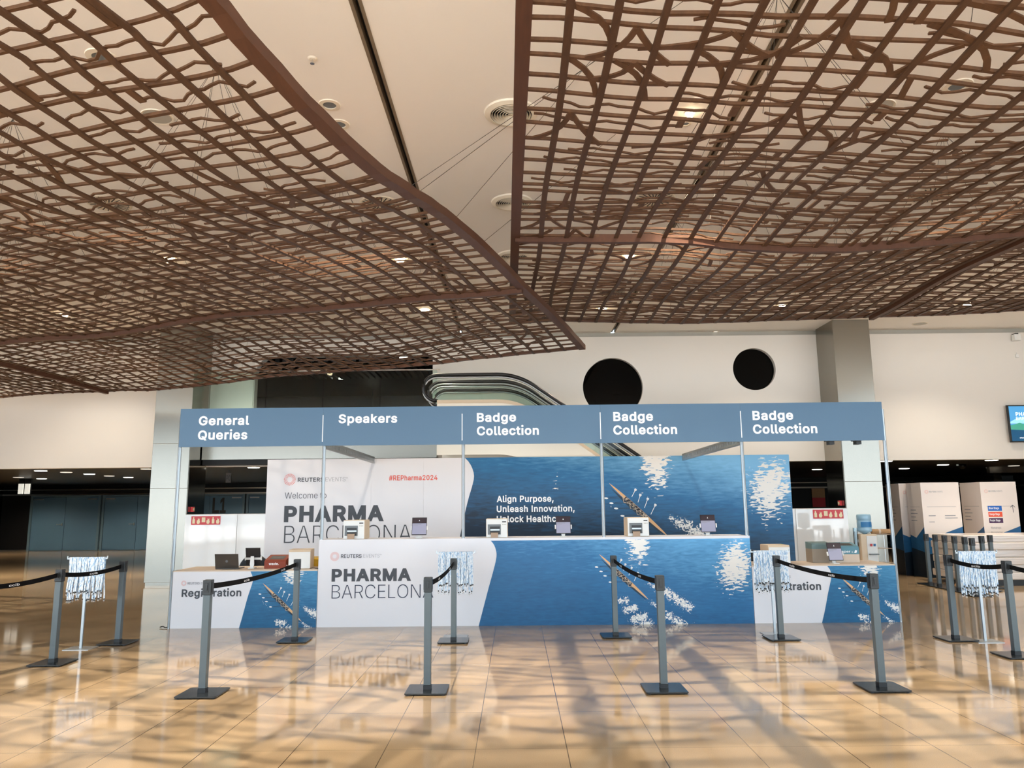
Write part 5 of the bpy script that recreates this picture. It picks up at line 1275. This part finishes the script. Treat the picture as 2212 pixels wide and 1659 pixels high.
for sx, label in ((-1, 'small red call point on the dark flank of the left column'), (1, 'small red call point on the dark flank of the right column')):
    xf = sx * 7.120
    t = thing('call_point', label, 'alarm button', (xf, 16.75, 1.6))
    MB().box(min(xf, xf - sx * .05), max(xf, xf - sx * .05), 16.70, 16.81, 1.54, 1.65).build('casing', M_signred, t, bevel=.005)
    MB().box(min(xf - sx * .051, xf - sx * .056), max(xf - sx * .051, xf - sx * .056), 16.72, 16.79, 1.565, 1.625).build('glass_plate', M_signcream, t)

# ------------------------------------------------------------------ water cooler and trolley at the right column
p = at(1868, 1151, 14.9)
wc = thing('water_cooler', 'cream water cooler behind the right Registration counter, beside the column', 'water cooler', (p.x, 14.9, 0))
MB().box(-.155, .155, -.16, .16, 0, 1.0).build('cooler_body', M_cream, wc, bevel=.01, local=True)
MB().box(-.05, .145, -.168, -.1605, .05, .97).build('front_panel', M_whitepl, wc, bevel=.004, local=True)
for x_, m_ in ((.02, M_signred), (.085, M_wblue)):
    MB().box(x_ - .012, x_ + .012, -.205, -.1685, .78, .80).box(x_ - .014, x_ + .014, -.205, -.18, .80, .825).build('tap', m_, wc, local=True)
MB().box(-.03, .13, -.25, -.1685, .62, .64).build('drip_tray', M_greypl, wc, local=True)
MB().lathe([(.042, .78), (.042, 1.12), (.036, 1.12), (.036, .78), (.042, .78)], (-.205, -.05, 0), 16).build('cup_tube', M_bottleglass, wc, local=True)
MB().lathe([(.022, .66), (.034, .70), (.034, 1.05), (.022, 1.05)], (-.205, -.05, 0), 14).build('paper_cups', M_whitepl, wc, local=True)
MB().box(-.17, -.1555, -.07, -.03, .85, .90).build('tube_bracket', M_whitepl, wc, local=True)
bt = thing('water_bottle', 'large blue water bottle standing upside down on the cooler', 'bottle', (p.x, 14.9, 1.0))
MB().lathe([(.03, .002), (.05, .02), (.125, .05), (.132, .07), (.132, .10), (.125, .115), (.132, .13), (.132, .24), (.124, .255), (.132, .27), (.132, .34), (.12, .375), (.03, .38)], (0, 0, 0), 28).build('bottle_shell', M_wbottle, bt, smooth=True, local=True)
lb = MB(); 
vs = []; n = 10
for z in (.135, .235): vs += [(.1335 * sin(a), -.1335 * cos(a), z) for a in [radians(-50 + 110 * k / n) for k in range(n + 1)]]
lb.add(vs, [(k, k + 1, n + 2 + k, n + 1 + k) for k in range(n)]).build('paper_label', M_wblue, bt, local=True)
p = at(1899, 1160, 15.1)
tr = thing('wire_trolley', 'chrome wire trolley between the water cooler and the stand post', 'trolley', (p.x, 15.1, 0))
for sx in (-1, 1):
    for sy in (-1, 1):
        MB().tube([(sx * .17, sy * .16, .08), (sx * .17, sy * .16, 1.0)], .010, 8).build('upright', M_chrome, tr, local=True)
        MB().lathe([(.012, 0), (.035, .01), (.035, .06), (.012, .08)], (sx * .17, sy * .16, 0), 12).build('wheel', M_black, tr, local=True)
for z in (.15, .45, .72, .985):
    mb = MB()
    for sy in (-1, 1): mb.tube([(-.17, sy * .16, z), (.17, sy * .16, z)], .006, 6)
    for k in range(7): mb.tube([(-.17 + k * .34 / 6, -.16, z), (-.17 + k * .34 / 6, .16, z)], .004, 6)
    mb.build('wire_shelf', M_chrome, tr, local=True)
rl = thing('cardboard_roll', 'brown cardboard roll with pale band lying on top of the wire trolley', 'roll', (p.x, 15.0, 1.0))
r_ = MB().lathe([(.02, -.19), (.045, -.19), (.045, .19), (.02, .19)], (0, 0, 0), 18); r_.v = [(v[2], v[1], v[0] + .045) for v in r_.v]; r_.build('card_tube', M_card, rl, smooth=False, local=True)
r_ = MB().lathe([(.0455, -.06), (.047, -.06), (.047, -.02), (.0455, -.02), (.0455, -.06)], (0, 0, 0), 18); r_.v = [(v[2], v[1], v[0] + .045) for v in r_.v]; r_.build('pale_band', M_cardpale, rl, local=True)
tag(MB().lathe([(.01, .0), (.05, .0), (.05, .98), (.01, .98)], (p.x - .07, 15.34, 0), 16).build('film_roll', M_film), 'white film roll standing right behind the wire trolley', 'roll')

# ------------------------------------------------------------------ screen and small devices on the upper wall
ys = YW - .14
a = at(2175, 875, ys); b = at(2181, 955.5, ys)
tv = thing('wall_screen', 'wall mounted screen with blue and green picture at the right picture edge', 'screen', (a.x + .75, ys, b.z))
x0, x1, z0, z1 = a.x, a.x + 1.50, b.z, a.z
MB().box(x0, x1, ys, ys + .05, z0, z1).build('screen_frame', M_black, tv, bevel=.004)
MB().box(x0 + .45, x1 - .45, ys + .05, YW - .001, z0 + .2, z1 - .2).build('wall_bracket', M_black, tv)
def emi(nm, c, k=.8): return mat(nm, c, .2, emit=c, es=k)
E1, E2, E3, E4, E5 = emi('screen sky', srgb(70, 140, 190)), emi('screen pale', srgb(140, 196, 216)), emi('screen green', srgb(60, 140, 120)), emi('screen deep', srgb(18, 70, 104)), emi('screen white', srgb(225, 235, 240))
sx0, sx1, sz0, sz1 = x0 + .03, x1 - .03, z0 + .03, z1 - .03
def S(u, v): return (sx0 + (sx1 - sx0) * u, sz0 + (sz1 - sz0) * v)
scn = rect_obj('picture', E1, tv, sx0, sx1, sz0, sz1, ys - .001)
def sp(nm, m, pts, k): return MB().poly([(S(u, v)[0], ys - .001 - .0005 * k, S(u, v)[1]) for u, v in pts]).build(nm, m, scn)
sp('picture_cloud', E2, [(0, .55), (.12, .66), (.3, .72), (.5, .66), (1, .74), (1, .5), (0, .5)], 1)
sp('picture_hill', E3, [(0, .45), (.15, .52), (.3, .44), (.55, .56), (1, .5), (1, .3), (0, .3)], 2)
sp('picture_water', E4, [(0, .33), (.3, .30), (1, .36), (1, 0), (0, 0)], 3)
c0 = S(.10, .72); lettering('lettering', 'PHARMA', E5, scn, c0[0], c0[0] + .50, c0[1], .085, ys - .004, .05)
c0 = S(.10, .60); lettering('lettering', 'BARCELONA', E5, scn, c0[0], c0[0] + .62, c0[1], .075, ys - .004)
c0 = S(.12, .07); lettering('lettering', '#REPharma2024', E5, scn, c0[0], c0[0] + .40, c0[1], .03, ys - .004, .02)
a = at(2195, 728, YW - .1)
sc_ = thing('wall_speaker', 'small white box on a black bracket under the ceiling at the right', 'speaker', (a.x, YW - .1, a.z))
MB().box(a.x - .075, a.x + .075, YW - .16, YW - .04, a.z - .09, a.z + .06).build('speaker_box', M_whitepl, sc_, bevel=.01)
MB().box(a.x - .03, a.x + .04, YW - .13, YW - .0, a.z + .061, a.z + .09).build('bracket', M_black, sc_)
a = at(2197, 768, YW - .02)
sn = thing('wall_sensor', 'tiny white sensor on the upper wall below the speaker box', 'sensor', (a.x, YW - .02, a.z))
MB().box(a.x - .035, a.x + .035, YW - .035, YW - .0, a.z - .05, a.z + .03).build('sensor_case', M_whitepl, sn, bevel=.006)
MB().box(a.x - .005, a.x + .005, YW - .02, YW - .01, a.z + .031, a.z + .07).build('aerial', M_whitepl, sn)

# ------------------------------------------------------------------ sign towers, wrapped boards, corridor things at the right
M_tblue = mat('sign blue', srgb(34, 96, 148), .35, var=.35, vscale=3, stretch=(1, 1, 3))
M_tdark = mat('sign deep blue', srgb(14, 32, 48), .35, var=.4, vscale=3)
M_bblue, M_borange, M_bpurple, M_bred = mat('bar blue', srgb(26, 100, 190), .5), mat('bar orange', srgb(232, 88, 60), .5), mat('bar purple', srgb(74, 40, 84), .5), mat('bar red', srgb(200, 40, 60), .5)
def tower(label, x0, y0, w, d, h):
    t = thing('sign_tower', label, 'sign', (x0 + w / 2, y0 + d / 2, 0))
    MB().box(x0, x0 + w, y0, y0 + d, 0, h).build('tower_body', M_totem, t)
    yy = y0 - .001; xx = x0 - .001
    MB().poly([(x0, yy, 0), (x0 + w, yy, 0), (x0 + w, yy, h * .53), (x0 + w * .5, yy, h * .46), (x0 + w * .18, yy, h * .41), (x0, yy, h * .44)]).build('water_print', M_tblue, t)
    MB().poly([(x0, yy - .0005, 0), (x0 + w, yy - .0005, 0), (x0 + w, yy - .0005, h * .3), (x0, yy - .0005, h * .24)]).build('deep_water_print', M_tdark, t)
    MB().poly([(xx, y0, 0), (xx, y0 + d, 0), (xx, y0 + d, h * .44), (xx, y0 + d * .6, h * .41), (xx, y0, h * .53)]).build('water_print', M_tblue, t)
    MB().poly([(xx - .0005, y0, 0), (xx - .0005, y0 + d, 0), (xx - .0005, y0 + d, h * .3), (xx - .0005, y0, h * .26)]).build('deep_water_print', M_tdark, t)
    bo_ = MB(); bar2d(bo_, (x0 + w * .3, h * .26), (x0 + w * .7, h * .06), .05, yy - .001); bo_.build('boat_print', M_hull, t)
    dotted_ring('ring_mark', t, x0 + .12, h - .20, .04, yy, M_redpale)
    lettering('lettering', 'REUTERS', M_inkgrey, t, x0 + .175, x0 + .33, h - .215, .03, yy, .02)
    lettering('lettering', 'EVENTS', M_inkgrey, t, x0 + .345, x0 + .47, h - .215, .03, yy)
    MB().box(x0 + .10, x0 + w - .10, yy - .0005, yy, h - .525, h - .52).build('rule_line', M_inkgrey, t)
    Ms = Matrix(((0, 1, 0, 0), (-1, 0, 0, 0), (0, 0, 1, 0), (0, 0, 0, 1)))
    MB().box(xx - .0005, xx, y0 + .1, y0 + d - .1, h - .525, h - .52).build('rule_line', M_inkgrey, t)
    mb = MB()
    for k, (c0, c1) in enumerate(((.10, .32), (.10, .38), (.10, .30), (.10, .34))): mb.box(xx - .0006, xx, y0 + d - c1, y0 + d - c0, h - .60 - k * .075, h - .585 - k * .075)
    mb.build('text_lines', M_inkgrey, t)
    return t
def arrow(t, x, z, y):
    mb = MB(); bar2d(mb, (x, z - .08), (x, z + .08), .012, y); bar2d(mb, (x, z + .08), (x - .05, z + .03), .012, y); bar2d(mb, (x, z + .08), (x + .05, z + .03), .012, y); mb.build('arrow_mark', M_inklight, t)
T2x = at(1987.5, 1045, 16.6).x; T3x = at(2116, 1045, 16.6).x; T1x = at(1940, 1050, 17.3).x
tower('white sign tower farthest left of three, dark blue below, next to the right column', T1x, 17.28, .8, .6, 2.02)
t2 = tower('white sign tower in the middle of three, with pale text columns', T2x, 16.6, .83, .6, 2.02)
MB().box(T2x + .12, T2x + .27, 16.597, 16.5985, 1.60 - .30, 1.615 - .30).box(T2x + .12, T2x + .24, 16.597, 16.5985, 1.25 - .08, 1.262 - .08).box(T2x + .47, T2x + .70, 16.597, 16.5985, 1.30, 1.315).box(T2x + .47, T2x + .74, 16.597, 16.5985, 1.25, 1.262).build('text_lines', M_inkgrey, t2)
t3 = tower('white sign tower farthest right, with coloured stage bars and arrows', T3x, 16.6, .78, .75, 2.02)
y_ = 16.598
for k, (tx, m_) in enumerate((('Blue Stage', M_bblue), ('Orange Stage', M_borange), ('Purple Stage', M_bpurple), ('Red Stage', M_bred))):
    z = (1.40, 1.27, 1.14, .50)[k]
    bb = MB().box(T3x + .12, T3x + .42, y_ - .002, y_ - .0008, z, z + .105).build('colour_bar', m_, t3)
    lettering('lettering', tx, M_letter, bb, T3x + .14, T3x + .36, z + .035, .045, y_ - .003, .03)
for k, tx in enumerate(('Workshops', 'Roundtables', 'Press Zone')): lettering('lettering', tx, M_inkgrey, t3, T3x + .14, T3x + .14 + (.22, .25, .21)[k], 1.02 - k * .10, .042, y_ - .001)
arrow(t3, T3x + .66, 1.44, y_ - .001); arrow(t3, T3x + .66, .52, y_ - .001)
lettering('lettering', 'P2', M_inkgrey, t3, T3x + .62, T3x + .70, .32, .10, y_ - .001)
# pallet of wrapped boards
sk = thing('wrapped_pallet', 'pallet of white boards wrapped in shiny film at the right edge', 'pallet', (9.8, 15.1, 0))
MB().box(9.1, 12.4, 15.0, 16.0, 0, .11).build('pallet', M_black, sk)
for k in range(6):
    z0 = .111 + k * .141
    MB().box(8.62 + (k % 2) * .03, 12.4 - (k % 3) * .02, 14.92 + (k % 2) * .02, 16.1 - (k % 3) * .03, z0, z0 + .14).build('wrapped_board', M_film, sk, bevel=.02)
# corridor: hanging P0 sign, numeral on the doors, dome camera, steel pillar, light panels
a = at(493.5, 1032, 20)
hs = thing('hanging_sign', 'small hanging sign marked P0 in the dark corridor', 'sign', (a.x, 20, a.z))
w = 5.6 * 20 / F; h = 10.5 * 20 / F
M_signgrey = mat('dim sign face', srgb(74, 68, 64), .5)
pl = MB().box(a.x - w, a.x + w, 20, 20.04, a.z - h, a.z + h).build('sign_plate', M_signgrey, hs)
lettering('lettering', 'P0', M_black, pl, a.x - w * .8, a.x + w * .8, a.z - h * .6, h * 1.1, 19.998, .02)
MB().box(a.x - .01, a.x + .01, 20.01, 20.03, a.z + h, ZO + .06).build('hanger', M_black, hs)
a = at(458, 1109, YD - .08); b = at(489, 1075, YD - .08)
n1 = thing('wall_numeral', 'large black L1 numeral on the far slate doors', 'numeral', ((a.x + b.x) / 2, YD - .077, a.z))
for tx, u0, u1 in (('L', 0, .5), ('1', .56, 1)):
    lettering('character', tx, M_black, n1, a.x + (b.x - a.x) * u0, a.x + (b.x - a.x) * u1, a.z, b.z - a.z, YD - .0775, .05)
a = atz(2078, 1003, ZO + .06)
dc = thing('dome_camera', 'black dome camera on the corridor ceiling at the right', 'camera', a)
MB().lathe([(.01, -.13), (.06, -.12), (.09, -.08), (.10, -.05), (.10, 0), (.01, 0)], a, 20).build('dome', M_blackglass, dc, smooth=True)
MB().box(a.x - .14, a.x - .105, a.y - .03, a.y + .03, a.z - .04, a.z).build('mount', M_alu, dc)
a = at(2177, 1040, 24)
col = struct(MB().box(a.x - .18, a.x + .18, 24, 24.4, 0, ZO + .06).build('column', M_steelp))
struct(MB().box(a.x - 1.4, a.x + 4, 22.6, 22.75, ZO - .12, ZO + .06).build('trim_12', M_strip))
for k, (xl, xr) in enumerate(((38, 50), (52, 64))):
    a = at(xl, 1067, 24.5); b = at(xr, 1045, 24.5)
    t = thing('light_panel', ('left' if k == 0 else 'right') + ' of two small bright panels in the dark corridor at far left', 'light panel', ((a.x + b.x) / 2, 24.5, a.z))
    MB().box(a.x, b.x, 24.5, 24.55, a.z, b.z).build('lit_face', M_lightbox, t)
    MB().box(a.x - .02, b.x + .02, 24.551, 24.60, a.z - .02, ZO + .06).build('backing', M_black, t)
a = at(1756, 1095, YD - .1); b = at(1781, 1055, YD - .1)
nb = thing('lit_room_stand_in', 'tan and red panels standing in for a small orange-lit room off the dark corridor, between the printed wall and the right column', 'stand-in panel', ((a.x + b.x) / 2, YD - .1, a.z))  # tan and red boxes put in place of a small orange-lit room
MB().box(a.x, b.x, YD - .1, YD - .06, a.z + (b.z - a.z) * .5, b.z).build('tan_half', M_card, nb)
MB().box(a.x, b.x, YD - .1, YD - .06, a.z, a.z + (b.z - a.z) * .499).build('red_half', M_signred, nb)
# unseen fill spots added to brighten corridor floor and doors, apart from its lamps
for x, y, e in ((-19, 28.6, 300), (-15, 28.6, 300), (-11, 28.6, 300), (-17, 19.0, 500), (-13, 19.0, 700), (-9.6, 19.0, 500), (-6, 20.5, 120), (11, 19.5, 500), (15, 19.5, 500), (3, 22, 100), (7, 21, 120), (-4, 28, 300)):
    l = bpy.data.lights.new('corridor fill', 'SPOT'); l.energy = e; l.color = (1, .84, .62); l.spot_size = radians(150); l.spot_blend = .6; l.shadow_soft_size = .15
    o = bpy.data.objects.new('corridor_fill', l); COL.objects.link(o); o.location = (x, y, ZO + .03)
